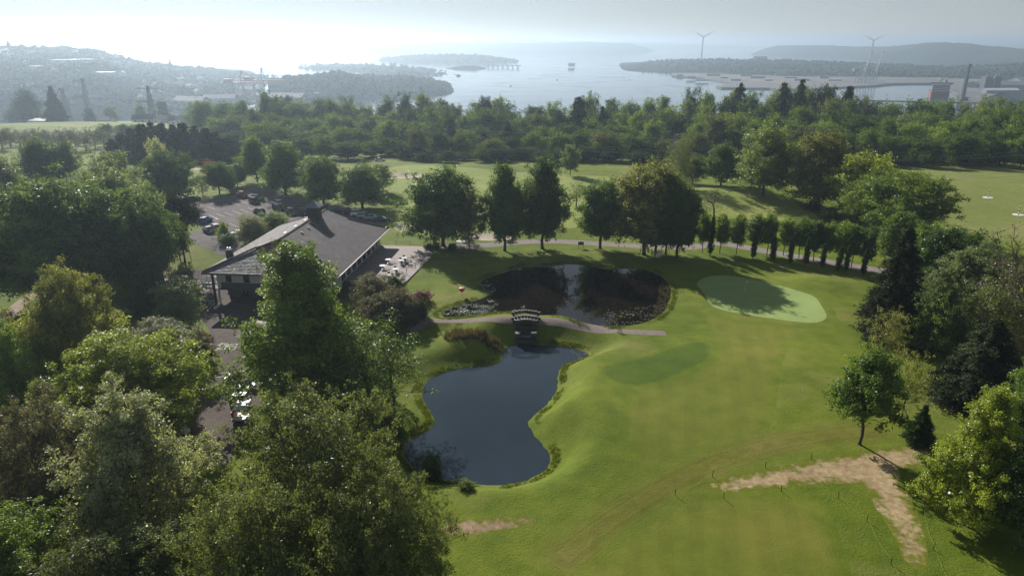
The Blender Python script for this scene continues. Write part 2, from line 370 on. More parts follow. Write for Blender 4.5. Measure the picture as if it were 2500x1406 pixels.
ZM = {'range_field': grass('range_grass', (.115,.140,.028), (.150,.175,.040), (.19,.205,.055), (.25,.225,.10), .5, 2.5, .05),
      'far_fairway': grass('far_fairway_grass', (.14,.18,.035), (.185,.225,.045), (.235,.26,.065), (.30,.27,.10), .4, 3, .05),
      'fairway': grass('fairway_grass', (.090,.118,.011), (.128,.150,.017), (.170,.180,.027), (.22,.19,.04), .38, 6, .06, edge=RG, stripe=(12, .11, .18)),
      'dry_track': grass('dry_grass', (.094,.104,.012), (.136,.140,.020), (.180,.175,.034), (.24,.19,.07), .5, 5, .08, edge=((.080,.112,.010), (.118,.148,.015), (.168,.186,.024)), ruts=True),
      'semi_rough': grass('semi_rough_grass', (.042,.080,.006), (.068,.110,.009), (.098,.136,.013), (.2,.2,.05), .1, 6, .07, edge=RG),
      'green_collar': grass('collar_grass', (.078,.112,.010), (.118,.148,.016), (.160,.180,.026), (.25,.22,.08), .3, 7, .05, edge=RG),
      'putting_green': grass('green_grass', (.19,.27,.085), (.23,.31,.10), (.27,.35,.12), (.30,.33,.12), .2, 9, .01, stripe=(-30, .28, .07)),
      'dirt_track': earthy('bare_earth', (.23,.165,.085), (.34,.25,.14), (.45,.35,.21), (.145,.165,.018), 1.0, 1.6, .08, edge=True),
      'worn_track': earthy('worn_earth', (.15,.10,.06), (.25,.18,.11), (.33,.25,.16), (.135,.16,.018), .6, 2, .05, edge=True),
      'clubhouse_path': earthy('path_gravel', (.16,.13,.115), (.21,.175,.155), (.26,.22,.20), None, 0, 3, .02),
      'pond_path': earthy('path_tarmac', (.20,.17,.155), (.25,.215,.20), (.30,.26,.24), None, 0, 3, .02),
      'left_track': earthy('track_gravel', (.26,.20,.15), (.34,.27,.21), (.42,.34,.27), (.13,.15,.04), .4, 2, .04),
      'car_park': earthy('tarmac', (.12,.108,.105), (.155,.14,.136), (.19,.172,.167), None, 0, 2.2, .015, .95),
      'service_yard': earthy('yard_tarmac', (.095,.079,.069), (.122,.103,.091), (.15,.128,.114), None, 0, 1.8, .015, .95),
      'sand_bunker': earthy('bunker_sand', (.34,.29,.22), (.44,.38,.30), (.52,.46,.37), None, 0, 4, .03)}
def submesh(name, mask, mat):
    fs = CF[mask]; used, inv = np.unique(fs.ravel(), return_inverse=True)
    return np_mesh(name, V3[used], inv.reshape(fs.shape), mat, True), used
structure('ground', submesh('ground', zid < 0, GR)[0], 'rough grass and wooded land falling towards the harbour')
ZLAB = {'range_field': 'pale mown field of the driving range', 'far_fairway': 'pale sunlit fairway beyond the row of big trees', 'fairway': 'broad mown fairway beside the lower pond',
        'dry_track': 'dry yellowish wheel-worn band curving across the fairway', 'semi_rough': 'darker green tongue of longer grass beside the pond', 'green_collar': 'mown collar around the putting green', 'putting_green': 'smooth pale putting green with flag',
        'dirt_track': 'bare brown earth track roped off on the fairway', 'worn_track': 'short worn earth strip at the foot of the willows', 'clubhouse_path': 'narrow path over the dam between the ponds',
        'pond_path': 'tarmac path behind the big trees and hornbeam row', 'left_track': 'pinkish gravel track at the photograph edge', 'car_park': 'tarmac car park with marked bays',
        'service_yard': 'tarmac service yard and lane beside the clubhouse'}
bn = 0
for i, (nm, P) in enumerate(ZONES):
    me, used = submesh(nm, zid == i, ZM[nm])
    if nm in ('dirt_track', 'worn_track', 'fairway', 'semi_rough', 'dry_track', 'green_collar'):
        d = -sdist(P, CV[used, 0], CV[used, 1]); a = me.attributes.new('edge', 'FLOAT', 'POINT')
        a.data.foreach_set('value', np.clip(d / {'fairway': 2.2, 'semi_rough': 1.0, 'dry_track': 3.0, 'worn_track': 1.0}.get(nm, 2.2), 0, 1).astype(np.float32))
    lab = ZLAB.get(nm)
    if nm == 'sand_bunker':
        lab = ['sand bunker where two golfers stand on the far fairway', 'sand bunker beside the far corner of the clubhouse', 'sand bunker seen under the big trees', 'sand bunker beyond the car park lawn'][bn]; bn += 1
    structure(nm, me, lab)

def water(name, deep, rough, bump, scale, stretch=(1, 1, 1), spec=.5):
    q = NT(name); g = q.n('ShaderNodeNewGeometry').outputs['Position']
    mp = q.n('ShaderNodeMapping'); mp.inputs['Scale'].default_value = stretch; q.l(g, mp.inputs['Vector'])
    a = q.noise(scale, mp.outputs[0], 4, .6)
    b = q.n('ShaderNodeBsdfPrincipled', i_Roughness=rough, i_IOR=1.33); b.inputs['Specular IOR Level'].default_value = spec
    c2 = q.noise(scale * .08, g, 4); q.l(q.ramp(q.noise(scale * .25, g, 5, .7).outputs['Fac'], [(.5, rough), (.72, rough + .10)]).outputs[0], b.inputs['Roughness'])
    q.l(q.ramp(c2.outputs['Fac'], [(.35, deep), (.65, tuple(v * 1.5 for v in deep))]).outputs[0], b.inputs['Base Color'])
    if bump: q.l(q.bump(a.outputs['Fac'], .5, bump), b.inputs['Normal'])
    q.l(b.outputs[0], q.out.inputs[0]); return q.m
def pond(name, P, z, mat, lab):
    c = P.mean(axis=0); Q = resample(P, 1.0); d = np.gradient(np.vstack([Q[-1:], Q, Q[:1]]), axis=0)[1:-1]; d /= np.hypot(d[:, 0], d[:, 1])[:, None]
    nrm = np.c_[d[:, 1], -d[:, 0]]
    s = 1 if sdist(P, *(Q[0] + .05 * nrm[0]))[0] > 0 else -1
    Q = Q + s * nrm * .3
    from_ = geometry.delaunay_2d_cdt([Vector(p) for p in Q], [(i, (i + 1) % len(Q)) for i in range(len(Q))], [], 1, 1e-4)
    V = np.array([(v.x, v.y, z) for v in from_[0]]); Fc = np.array([list(f) for f in from_[2]])
    structure(name, np_mesh(name, V, Fc, mat), lab)
pond('lower_pond', LOWER_POND, LOW, water('lower_pond_water', (.017,.027,.037), .02, .004, .9), 'dark blue lower pond reflecting the sky')
pond('upper_pond', UPPER_POND, UPP, water('upper_pond_water', (.007,.005,.0035), .012, .0012, .5), 'brown upper pond reflecting the big trees')
q = [(-30000, 500), (30000, 500), (30000, 60000), (-30000, 60000)]
structure('harbour_water', np_mesh('harbour_water', [(a, b, SEA) for a, b in q], np.array([[0, 1, 2, 3]]), water('sea_water', (.03,.05,.06), .08, .6, .05, (1, .35, 1), .28)), 'pale hazy water of the harbour')
# ------------------------------------------------------------------ foliage and bark
def leaf_mat(name='leaves', gloss=.022, trans=.48):
    q = NT(name); oi = q.n('ShaderNodeObjectInfo'); at_ = q.n('ShaderNodeAttribute', attribute_name='tint')
    v = q.math('ADD', q.math('MULTIPLY', at_.outputs['Fac'], .9), .55)
    hs = q.n('ShaderNodeHueSaturation'); q.l(oi.outputs['Color'], hs.inputs['Color']); q.l(v, hs.inputs['Value'])
    q.l(q.math('ADD', q.math('MULTIPLY', at_.outputs['Fac'], -.035), .5175), hs.inputs['Hue'])
    col = hs.outputs[0]
    d = q.n('ShaderNodeBsdfDiffuse'); q.l(col, d.inputs['Color'])
    t = q.n('ShaderNodeBsdfTranslucent'); q.l(q.mix(1.0, col, (1.25, 1.2, .55), 'MULTIPLY'), t.inputs['Color'])
    g = q.n('ShaderNodeBsdfGlossy', i_Roughness=.38); g.inputs['Color'].default_value = (.9, .95, 1, 1)
    m1 = q.n('ShaderNodeMixShader'); m1.inputs[0].default_value = trans; q.l(d.outputs[0], m1.inputs[1]); q.l(t.outputs[0], m1.inputs[2])
    m2 = q.n('ShaderNodeMixShader'); m2.inputs[0].default_value = gloss; q.l(m1.outputs[0], m2.inputs[1]); q.l(g.outputs[0], m2.inputs[2])
    q.l(m2.outputs[0], q.out.inputs[0]); return q.m
LEAF = leaf_mat(); FARLEAF = leaf_mat('far_leaves', .004, .40); NEEDLE = leaf_mat('needles', .004, .18)
BARK = plain('bark', (.085, .068, .052), .9, var=.4, scale=6, spec=.2)
PALEBARK = plain('pale_bark', (.16, .135, .11), .9, var=.35, scale=6, spec=.2)

def unit(v): return v / (np.linalg.norm(v, axis=-1, keepdims=True) + 1e-9)
def leaf_quads(rs, C, N, size, aspect=1.6):
    n = len(C); N = unit(N); a = unit(np.cross(N, rs.normal(size=(n, 3)))); b = np.cross(N, a)
    s = size * rs.uniform(.6, 1.4, (n, 1)); l = s * aspect
    V = np.stack([C - a * l / 2, C + b * s / 2 + a * l * .08, C + a * l / 2, C - b * s / 2 + a * l * .08], axis=1).reshape(-1, 3)
    return V, np.arange(4 * n).reshape(n, 4)
def tubes(S, E, r0, r1, n=5):
    d = unit(E - S); ref = np.where(np.abs(d[:, 2:3]) < .9, np.array([[0, 0, 1.]]), np.array([[1., 0, 0]]))
    a = unit(np.cross(d, ref)); b = np.cross(d, a); t = np.arange(n) * 2 * math.pi / n
    ring = a[:, None] * np.cos(t)[None, :, None] + b[:, None] * np.sin(t)[None, :, None]
    V = np.concatenate([S[:, None] + ring * r0[:, None, None], E[:, None] + ring * r1[:, None, None]], axis=1)
    i = np.arange(n); f = np.stack([i, (i + 1) % n, n + (i + 1) % n, n + i], 1)
    return V.reshape(-1, 3), (f[None] + (np.arange(len(S)) * 2 * n)[:, None, None]).reshape(-1, 4)
PROF = {'round': lambda t: np.sqrt(np.clip(1 - (2 * t - 1) ** 2, 0, 1)) ** .8,
        'dome': lambda t: np.sqrt(np.clip(1 - t ** 2.2, 0, 1)) * (.82 + .18 * np.sin(np.minimum(t * 3, 1.57))),
        'egg': lambda t: np.sqrt(np.clip(1 - (np.clip(t, 0, 1) ** .75 * 2 - 1) ** 2, 0, 1)) ** .8,
        'tall': lambda t: np.clip(np.sin(math.pi * np.clip(t, .03, 1) ** .6), 0, 1) ** .55,
        'cone': lambda t: np.clip(1 - t, 0, 1) ** .8 * (.3 + .7 * np.minimum(t * 8, 1)),
        'column': lambda t: np.clip(np.minimum(1, t * 6 + .35), 0, 1) * np.clip((1 - t) * 2.2, 0, 1) ** .6,
        'fan': lambda t: np.sqrt(np.clip(1 - (2 * np.clip(t, 0, 1) ** 1.5 - 1) ** 2, 0, 1)),
        'pear': lambda t: np.clip(1 - t, 0, 1) ** .8 * np.minimum(t * 5 + .35, 1) * 1.05}
def skeleton(rs, LS, LE, tips, trunk_top, bend=.04):
    """a trunk, limbs from LS to LE, twigs to every tip: nodes, parents, then pipe-model thickness"""
    K = 8; P = [np.array([bend * rs.normal() * (k / K), bend * rs.normal() * (k / K), trunk_top * k / (K - 1)]) for k in range(K)]; P[0][:2] = 0
    par = [-1] + list(range(K - 1)); tr = np.array(P); ok = [False] * K; leaf = []
    for s, e in zip(LS, LE):
        j = int(np.argmin(np.abs(tr[:, 2] - s[2]))); prev = j; s = tr[j]; L = np.linalg.norm(e - s)
        for k in range(1, 6):
            f = k / 5; p = s * (1 - f) + e * f + np.array([0, 0, -.10 * L * math.sin(math.pi * f)]) + rs.normal(size=3) * .03 * L * (k < 5)
            P.append(p); par.append(prev); ok.append(True); prev = len(P) - 1
        leaf.append(prev)
    for t in tips:
        A = np.array(P); dd = np.linalg.norm(A - t, axis=1) + .5 * np.maximum(0, A[:, 2] - t[2]); dd[~np.array(ok)] += .4
        j = int(np.argmin(dd)); s = P[j]; prev = j
        for f in (.5, 1.):
            P.append(s * (1 - f) + t * f + rs.normal(size=3) * .006 * (f < 1)); par.append(prev); ok.append(f < 1); prev = len(P) - 1
        leaf.append(prev)
    P = np.array(P); cnt = np.zeros(len(P)); cnt[leaf] = 1
    for i in range(len(P) - 1, 0, -1): cnt[par[i]] += cnt[i]
    return P, np.array(par), np.maximum(cnt, 1)
def broadleaf(name, seed, n=9000, shape='round', zb=.22, rad=.36, leaf=.02, tips=130, clump=.05, limbs=36, lump=.35, r_tr=.02, f0=.5, lat=.26, up=.35, per=7, trunk_top=.7, droop=0, asp=1.5, mat=None, bark=None, twig=.0016, fill=.1, fsize=2.4, fmax=.72):
    rs = np.random.RandomState(seed); prof = PROF[shape]; K = limbs
    t = (np.arange(K) + rs.rand(K)) / K; t = .03 + .97 * t ** .85; th = np.arange(K) * 2.4 + rs.rand(K) * 1.2
    rr = prof(t) * rad * rs.uniform(1 - lump, 1.12, K); LE = np.c_[rr * np.cos(th), rr * np.sin(th), zb + (1 - zb) * t * rs.uniform(.94, 1.03, K)]
    LS = np.c_[np.zeros(K), np.zeros(K), np.minimum(trunk_top, zb * .8 + (1 - zb) * t * .55)]
    L = np.linalg.norm(LE - LS, axis=1); k = rs.choice(K, tips, p=L / L.sum()); f = f0 + (1.02 - f0) * rs.rand(tips) ** .75
    sg = lat * rad * (1.15 - .6 * f) * rs.uniform(.5, 1.2, tips)
    T = LS[k] + (LE - LS)[k] * f[:, None] + rs.normal(size=(tips, 3)) * sg[:, None] * np.array([1, 1, .8]); T[:, 2] = np.maximum(T[:, 2], zb * .75)
    T[:, 2] -= droop * (np.hypot(T[:, 0], T[:, 1]) / rad) ** 2 * .2
    P, par, cnt = skeleton(rs, LS, LE, T[np.argsort(f)], trunk_top)
    r = np.maximum(twig, r_tr * (cnt / cnt[0]) ** .5); i = np.arange(1, len(P)); r0 = np.minimum(r[par[i]], r[i] * 1.5)
    tv, tf = tubes(P[par[i]], P[i], r0, r[i], 4 if tips > 260 else 5)
    foot = tubes(np.array([[0, 0, -.03]]), np.array([[0, 0, .02]]), np.array([r_tr * 1.7]), np.array([r_tr * 1.05]))
    tf2 = foot[1] + len(tv); trunk = np_mesh(name + '_trunk', np.vstack([tv, foot[0]]), np.vstack([tf, tf2]), bark or BARK, True)
    # leaves: sprays about each tip
    m = n // per; src = rs.randint(0, len(T), m); out = unit(np.c_[T[:, :2], (T[:, 2] - zb - (1 - zb) * .4)])[src]
    ldir = unit(LE - LS)[k][src]
    sp = T[src] + rs.normal(size=(m, 3)) * clump * np.array([1, 1, .65]) + ldir * clump * rs.normal(.2, .5, (m, 1)); sp[:, 2] -= droop * np.abs(rs.normal(size=m)) * clump * 1.5
    C = np.repeat(sp, per, 0) + rs.normal(size=(m * per, 3)) * leaf * 1.1; N = np.repeat(out * .5 + np.array([0, 0, up]), per, 0) + rs.normal(size=(m * per, 3)) * .6
    V, Fc = leaf_quads(rs, C, N, leaf, asp)
    lt = rs.normal(.5, .10, K)[k][src]; tint = np.clip(np.repeat(lt + rs.normal(0, .10, m), per) + rs.normal(0, .15, m * per), 0, 1)
    if fill:                                     # oversized, slightly darker inner foliage, added to block light and darken the core
        q = int(n * fill); t2 = rs.rand(q * 3); t2 = t2[rs.rand(len(t2)) < prof(t2)][:q]; q = len(t2); th2 = rs.rand(q) * 6.283; r2 = prof(t2) * rad * fmax * rs.rand(q) ** .45
        C2 = np.c_[r2 * np.cos(th2), r2 * np.sin(th2), zb + (1 - zb) * (.05 + .80 * t2)]; V2, F2 = leaf_quads(rs, C2, rs.normal(size=(q, 3)) + np.c_[np.cos(th2), np.sin(th2), .4 * np.ones(q)] * .8, leaf * fsize, 1.3)
        Fc = np.vstack([Fc, F2 + len(V)]); V = np.vstack([V, V2]); tint = np.r_[tint, np.clip(rs.normal(.42, .12, q), 0, 1)]
    return trunk, np_mesh(name + '_crown', V, Fc, mat or LEAF, tint=tint)
def conifer(name, seed, n=7000, levels=26, rad=.26, zb=.06, droop=.5, leaf=.02, power=.9, ragged=.3, r_tr=.018, per=4):
    rs = np.random.RandomState(seed); S = []; E = []; Rr = []; LC = []; LN = []
    for k in range(levels):
        t = (k + rs.rand() * .6) / levels; z = zb + (1 - zb) * t; L0 = rad * (1 - t) ** power * min(1, .45 + t * 5)
        nb = max(4, int(9 * (1 - t) + 3))
        for j in range(nb):
            a = 2 * math.pi * (j + rs.rand()) / nb; L = L0 * rs.uniform(1 - ragged, 1 + ragged * .5) + .008
            s = np.array([0, 0, z]); d = np.array([math.cos(a), math.sin(a), 0]); e = s + d * L + np.array([0, 0, -droop * L * .55 + .05 * L])
            S.append(s); E.append(e); Rr.append(.0045 * (1 - t) + .0015)
            q = max(3, int(n / (levels * 8) * (L / rad + .25))); f = rs.rand(q) ** .7
            p = s + (e - s) * f[:, None]; p[:, 2] += .12 * L * np.sin(f * 3.1)
            p = p + rs.normal(size=(q, 3)) * np.array([.16, .16, .08]) * (L * .45 + .015); LC.append(p); LN.append(np.tile(d * .35 + np.array([0, 0, .8]), (q, 1)) + rs.normal(size=(q, 3)) * .4)
    S, E, Rr = np.array(S), np.array(E), np.array(Rr)
    tv, tf = tubes(S, E, Rr, Rr * .4, 4); zt = np.linspace(-.02, .98, 8); A = np.c_[np.zeros((7, 2)), zt[:-1]]; Bq = np.c_[np.zeros((7, 2)), zt[1:]]
    rr = r_tr * (1 - zt * .93); v2, f2 = tubes(A, Bq, rr[:-1], rr[1:], 7)
    trunk = np_mesh(name + '_trunk', np.vstack([v2, tv]), np.vstack([f2, tf + len(v2)]), BARK, True)
    C = np.repeat(np.vstack(LC), per, 0); N = np.repeat(np.vstack(LN), per, 0); C = C + rs.normal(size=C.shape) * leaf * .8; N = N + rs.normal(size=N.shape) * .5
    V, Fc = leaf_quads(rs, C, N, leaf * .8, 2.4)
    return trunk, np_mesh(name + '_crown', V, Fc, NEEDLE, tint=np.clip(rs.normal(.5, .2, len(C)), 0, 1))
def bare(name, seed, rad=.33, zb=.25, tips=300, n=700, leaf=.012, bark=None):
    return broadleaf(name, seed, n, 'fan', zb, rad, leaf, tips, .03, 22, .3, .022, .3, .35, per=2, trunk_top=.6, twig=.0014, bark=bark, fill=0)
KIND = {}
def kind(k, pair): KIND[k] = pair
for i in range(6): kind('far%d' % i, broadleaf('far_tree', 20 + i, 7000, ['round', 'dome', 'egg', 'round', 'tall', 'dome'][i], .10, .42, .022, 150, .042, 30, .40, f0=.6, lat=.30, fill=.22, mat=FARLEAF))
for i in range(6): kind('mid%d' % i, broadleaf('mid_tree', 40 + i, 20000, ['egg', 'dome', 'round', 'tall', 'dome', 'egg'][i], [.16, .12, .2, .14, .10, .18][i], .38, .0140, 300, .028, 44, .35, f0=.58, lat=.27, fill=.14))
kind('chestnut0', broadleaf('chestnut', 60, 30000, 'tall', .15, .33, .0130, 420, .023, 60, .30, .022, .62, .24, fill=.14))
kind('chestnut1', broadleaf('chestnut', 61, 32000, 'dome', .17, .42, .0130, 460, .024, 64, .30, .022, .62, .22, fill=.14))
kind('chestnut2', broadleaf('chestnut', 62, 28000, 'egg', .16, .36, .0135, 400, .025, 52, .38, .022, .6, .25, fill=.12))
kind('big0', broadleaf('big_tree', 70, 64000, 'dome', .20, .52, .0108, 800, .019, 90, .28, .028, .66, .16, fill=.14))
kind('big1', broadleaf('big_tree', 71, 52000, 'round', .14, .46, .0112, 620, .021, 70, .30, .026, .62, .20, fill=.14))
kind('near0', broadleaf('near_tree', 80, 78000, 'pear', .08, .44, .0093, 820, .015, 64, .38, .016, .42, .20, up=.5, fill=.05))
kind('near1', broadleaf('near_tree', 81, 76000, 'dome', .14, .50, .0096, 700, .018, 58, .35, .02, .5, .19, fill=.06))
kind('near2', broadleaf('near_tree', 181, 70000, 'egg', .12, .46, .0096, 660, .018, 46, .45, .018, .45, .20, fill=.05))
kind('willow0', broadleaf('willow', 82, 64000, 'round', .08, .52, .0078, 800, .019, 44, .45, .012, .3, .20, up=.2, per=5, trunk_top=.5, asp=2.0, fill=.02))
kind('willow1', broadleaf('willow', 83, 64000, 'dome', .06, .62, .0085, 800, .021, 46, .45, .012, .3, .20, up=.2, per=5, trunk_top=.45, asp=2.0, fill=.02))
kind('maple', broadleaf('maple', 84, 24000, 'pear', .36, .42, .0150, 240, .027, 26, .35, .016, .45, .24, fill=.04))
kind('silver', broadleaf('silver_tree', 85, 68000, 'tall', .08, .50, .0090, 760, .015, 48, .48, .014, .36, .17, up=.6, fill=.03))
kind('birch', broadleaf('birch', 86, 15000, 'egg', .22, .30, .0125, 220, .024, 26, .4, .011, .35, .25, per=4, fill=.02))
kind('sparse0', broadleaf('sparse_tree', 87, 5600, 'egg', .24, .34, .0115, 260, .020, 26, .35, .014, .3, .28, per=2, twig=.0016, fill=0))
kind('sparse1', broadleaf('sparse_tree', 88, 15000, 'round', .12, .45, .0120, 320, .022, 30, .4, .016, .3, .25, per=3, twig=.0016, fill=.01))
kind('bush0', broadleaf('bush', 89, 9000, 'dome', .02, .62, .028, 110, .06, 24, .35, .02, .5, .3, trunk_top=.4))
kind('bush1', broadleaf('bush', 90, 20000, 'dome', .02, .62, .019, 240, .045, 36, .4, .02, .45, .28, trunk_top=.4))
kind('hornbeam0', broadleaf('hornbeam', 91, 10000, 'egg', .26, .25, .017, 170, .03, 30, .3, .013, .5, .28))
kind('hornbeam1', broadleaf('hornbeam', 92, 10000, 'tall', .27, .24, .017, 170, .03, 30, .35, .013, .5, .28))
kind('hornbeam2', broadleaf('hornbeam', 192, 9000, 'egg', .24, .27, .017, 150, .03, 24, .42, .013, .45, .28))
kind('cypress0', broadleaf('cypress', 93, 8000, 'column', .02, .13, .016, 220, .018, 56, .10, .02, .6, .25, mat=NEEDLE, trunk_top=.9)); kind('cypress1', broadleaf('cypress', 193, 7500, 'column', .02, .14, .016, 200, .019, 50, .14, .02, .6, .28, mat=NEEDLE, trunk_top=.9))
kind('spruce0', conifer('spruce', 94, 15000, leaf=.013)); kind('spruce1', conifer('spruce', 95, 30000, 38, .30, .02, .8, .0095, .75, .4)); kind('spruce2', conifer('spruce', 195, 14000, 22, .34, .08, .25, .014, .55, .6))
kind('cedar', conifer('cedar', 96, 14000, 16, .40, .10, .15, .016, .6, .5))
kind('darkfir', conifer('fir', 97, 8000, 16, .30, .02, .35, .024, .7, .5)); kind('darkfir1', conifer('fir', 197, 8000, 14, .34, .02, .25, .024, .55, .6))
kind('pine', broadleaf('pine', 98, 8000, 'fan', .35, .36, .020, 60, .05, 12, .5, .02, .75, .28, mat=NEEDLE, trunk_top=.85))
kind('bare0', bare('bare_tree', 99)); kind('bare1', bare('bare_tree', 100, .42, .06, 320)); kind('brown', bare('brown_tree', 101, .40, .08, 260, 5200, leaf=.018))

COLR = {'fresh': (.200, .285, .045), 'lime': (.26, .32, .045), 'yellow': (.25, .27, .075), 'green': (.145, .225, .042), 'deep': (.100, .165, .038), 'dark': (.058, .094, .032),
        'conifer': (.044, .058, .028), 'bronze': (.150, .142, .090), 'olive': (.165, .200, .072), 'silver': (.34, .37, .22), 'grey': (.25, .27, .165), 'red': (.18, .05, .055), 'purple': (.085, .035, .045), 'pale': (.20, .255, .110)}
TREES = []
_jit = random.Random(5)
def tree(k, px, base, top, w, col, label, name=None, cat='tree', group=None, dist=None, rz=None, sink=0.0):
    """a tree whose foot is seen (or would be) at (px, base), or at distance dist; top row and width in photograph pixels"""
    if dist is None: p = gp(px, base)
    else:
        d = ray(px, 300); p = Vector((d.x / d.y * dist, dist, 0)); p.z = gz(p.x, p.y)
    zt = at_y(px, top, p.y).z; h = max(1.0, zt - p.z); depth = p.y * math.cos(PITCH) + (CAM_H - p.z - h * .5) * math.sin(PITCH)
    wm = w * depth / F_PX; tr, cr = KIND[k]
    if not hasattr(tree, 'ext'): tree.ext = {}
    if k not in tree.ext:
        co = np.empty(len(cr.vertices) * 3, np.float32); cr.vertices.foreach_get('co', co); co = co.reshape(-1, 3)
        tree.ext[k] = (np.percentile(np.abs(co[:, :2]), 98.8), np.percentile(co[:, 2], 99.7))
    ex, ez = tree.ext[k]; s = wm / 2 / ex; hz = h / ez
    nm = name or ('shrub' if k.startswith('bush') else k.rstrip('0123456789') + '_tree')
    nm = {'far_tree': 'broadleaf_tree', 'mid_tree': 'broadleaf_tree', 'big_tree': 'broadleaf_tree', 'near_tree': 'broadleaf_tree', 'silver_tree': 'whitebeam_tree', 'darkfir_tree': 'fir_tree', 'willow_tree': 'willow_tree', 'brown_tree': 'broadleaf_tree'}.get(nm, nm)
    o = thing(nm, label, cat, (p.x, p.y, p.z - sink), _jit.uniform(0, 6.28) if rz is None else rz, group, (s, s, hz))
    c = COLR[col] if isinstance(col, str) else col; j = _jit.uniform(.88, 1.14)
    cro = link('crown', cr, o); cro.color = (c[0] * j, c[1] * j, c[2] * j, 1); link('trunk', tr, o)
    TREES.append(o); return o
# ------------------------------------------------------------------ the trees one by one
T = tree
# the row behind the upper pond
T('chestnut1', 1082, 600, 411, 196, 'deep', 'broad dark chestnut beside the terrace corner, leftmost behind the upper pond')
T('sparse1', 1146, 613, 472, 92, 'bronze', 'small bronze-leaved tree on a slim trunk in front of the dark chestnut')
T('chestnut0', 1232, 612, 402, 112, 'deep', 'tall narrow dark tree directly right of the bronze-leaved tree')
T('chestnut0', 1324, 607, 388, 132, 'deep', 'tallest dark tree, above the sky reflection in the upper pond', rz=2.1)
T('chestnut2', 1465, 607, 438, 112, 'deep', 'rounder medium tree standing beside the small signboard')
T('chestnut2', 1572, 622, 394, 160, (.21, .23, .07), 'big olive-tinged tree left in the clump by the pond end')
T('mid4', 1600, 618, 410, 140, 'olive', 'olive tree behind the clump of trunks at the pond end')
T('chestnut1', 1652, 629, 448, 118, 'deep', 'dark spreading tree at the right end of the pond clump')
T('mid2', 1625, 622, 425, 110, 'green', 'tree in the middle of the clump at the pond end')
T('bare0', 1407, 505, 440, 56, 'olive', 'small leafless tree on the fairway behind the tall dark trees')
T('bare1', 1742, 527, 452, 84, 'olive', 'leafless many-stemmed tree behind the hornbeam row')
HB = [(1715,620,525),(1757,618,522),(1797,619,527),(1840,620,522),(1872,622,525),(1912,625,527),(1950,630,532),(1985,635,535),(2014,640,540),(2048,646,545),(2078,654,550),(2112,662,556)]
for i, (x, b, t) in enumerate(HB):
    T('hornbeam%d' % (i % 3), x, b + (i * 7 % 5) - 2, t + (i * 5 % 9) - 4, 42 + (i * 7 % 11), ['green', 'fresh', 'green', 'deep'][i % 4], f'{ordinal(i)} egg-shaped tree from the left in the clipped row above the green', group='egg-shaped trees in the row above the green')
CY = [(1733,626,530),(1838,632,577),(1885,637,574),(1928,643,577),(1966,648,580),(2006,656,598),(2046,662,600),(2064,664,602),(2106,674,608)]
for i, (x, b, t) in enumerate(CY):
    T('cypress%d' % (i % 2), x, b, t + (i * 3 % 7) - 3, 15 + (i * 5 % 5), 'dark', f'{ordinal(i)} narrow dark column cypress from the left in front of the egg-shaped trees', group='column cypresses above the green')
# right side, middle distance
T('mid1', 2095, 535, 374, 158, (.33, .40, .06), 'bright lime green tree at the corner of the driving range')
T('big1', 2178, 572, 422, 236, 'fresh', 'wide spreading tree beside the driving range field')
T('mid1', 1862, 478, 300, 146, (.22, .29, .09), 'pale drooping tree at the wood edge above the small fairway')
T('mid4', 1995, 505, 322, 166, (.21, .23, .075), 'olive tree with drooping skirts behind the lime green tree')
T('bush0', 1985, 512, 488, 50, 'dark', 'low dark shrub under the olive tree by the fairway edge')
T('bush0', 2030, 535, 505, 50, 'deep', 'low shrub left of the lime green tree foot')
T('sparse1', 1660, 462, 330, 80, 'olive', 'brownish tree standing behind the lattice pylon')
T('mid2', 1690, 450, 380, 90, 'green', 'low green tree at the foot of the lattice pylon')
T('mid3', 1760, 455, 350, 100, 'deep', 'dark bushy tree between pylon and pale drooping tree')
# right side, near
T('spruce1', 2172, 822, 563, 150, 'conifer', 'tall dark drooping spruce to the right of the putting green')
T('mid3', 2180, 650, 510, 100, 'green', 'green tree rising behind the tall dark spruce')
T('chestnut1', 2310, 720, 556, 190, 'deep', 'dark dense chestnut behind the mixed trees at the right')
T('chestnut2', 2245, 700, 548, 110, 'green', 'green tree between the tall spruce and the dense chestnut')
T('silver', 2345, 800, 600, 220, 'pale', 'pale flowering leafy tree right of the tall dark spruce')
T('bare0', 2440, 790, 540, 180, 'olive', 'bare branching tree in front of the driving range at the right edge')
T('sparse1', 2470, 860, 620, 220, 'bronze', 'brown half-leaved tree at the right edge above the dark fir')
T('sparse1', 2380, 880, 690, 190, 'olive', 'yellow-green half-leaved tree above the dark fir')
T('near0', 2290, 860, 700, 120, 'pale', 'white-flecked leafy tree beside the brown half-leaved trees')
T('spruce1', 2385, 985, 785, 200, 'conifer', 'dark broad fir below the brown half-leaved trees')
T('sparse0', 2265, 870, 700, 110, 'green', 'thin young tree on the sunny grass right of the spruce')
T('sparse0', 2155, 900, 755, 96, 'yellow', 'thin yellow-brown young tree in front of the spruce')
T('sparse0', 2198, 1035, 858, 100, 'yellow', 'thin yellowish tree just behind the shapely maple')
T('maple', 2098, 1084, 852, 166, 'green', 'shapely green maple on a straight trunk beside the earth track')
T('spruce0', 2240, 1085, 990, 62, 'dark', 'small dark pine tucked behind the willow-green bushy tree')
T('near0', 2350, 1278, 955, 218, 'lime', 'bushy bright yellow-green tree with short trunk at the track end')
T('chestnut1', 2492, 1340, 1055, 190, 'deep', 'dark chestnut with pale flower candles in the lower right corner')
T('chestnut2', 2495, 1080, 890, 120, 'green', 'leafy chestnut cut off by the right edge above the bushy tree')
T('bush1', 2440, 1020, 960, 130, 'deep', 'low dark shrub between the fir and the bushy tree')
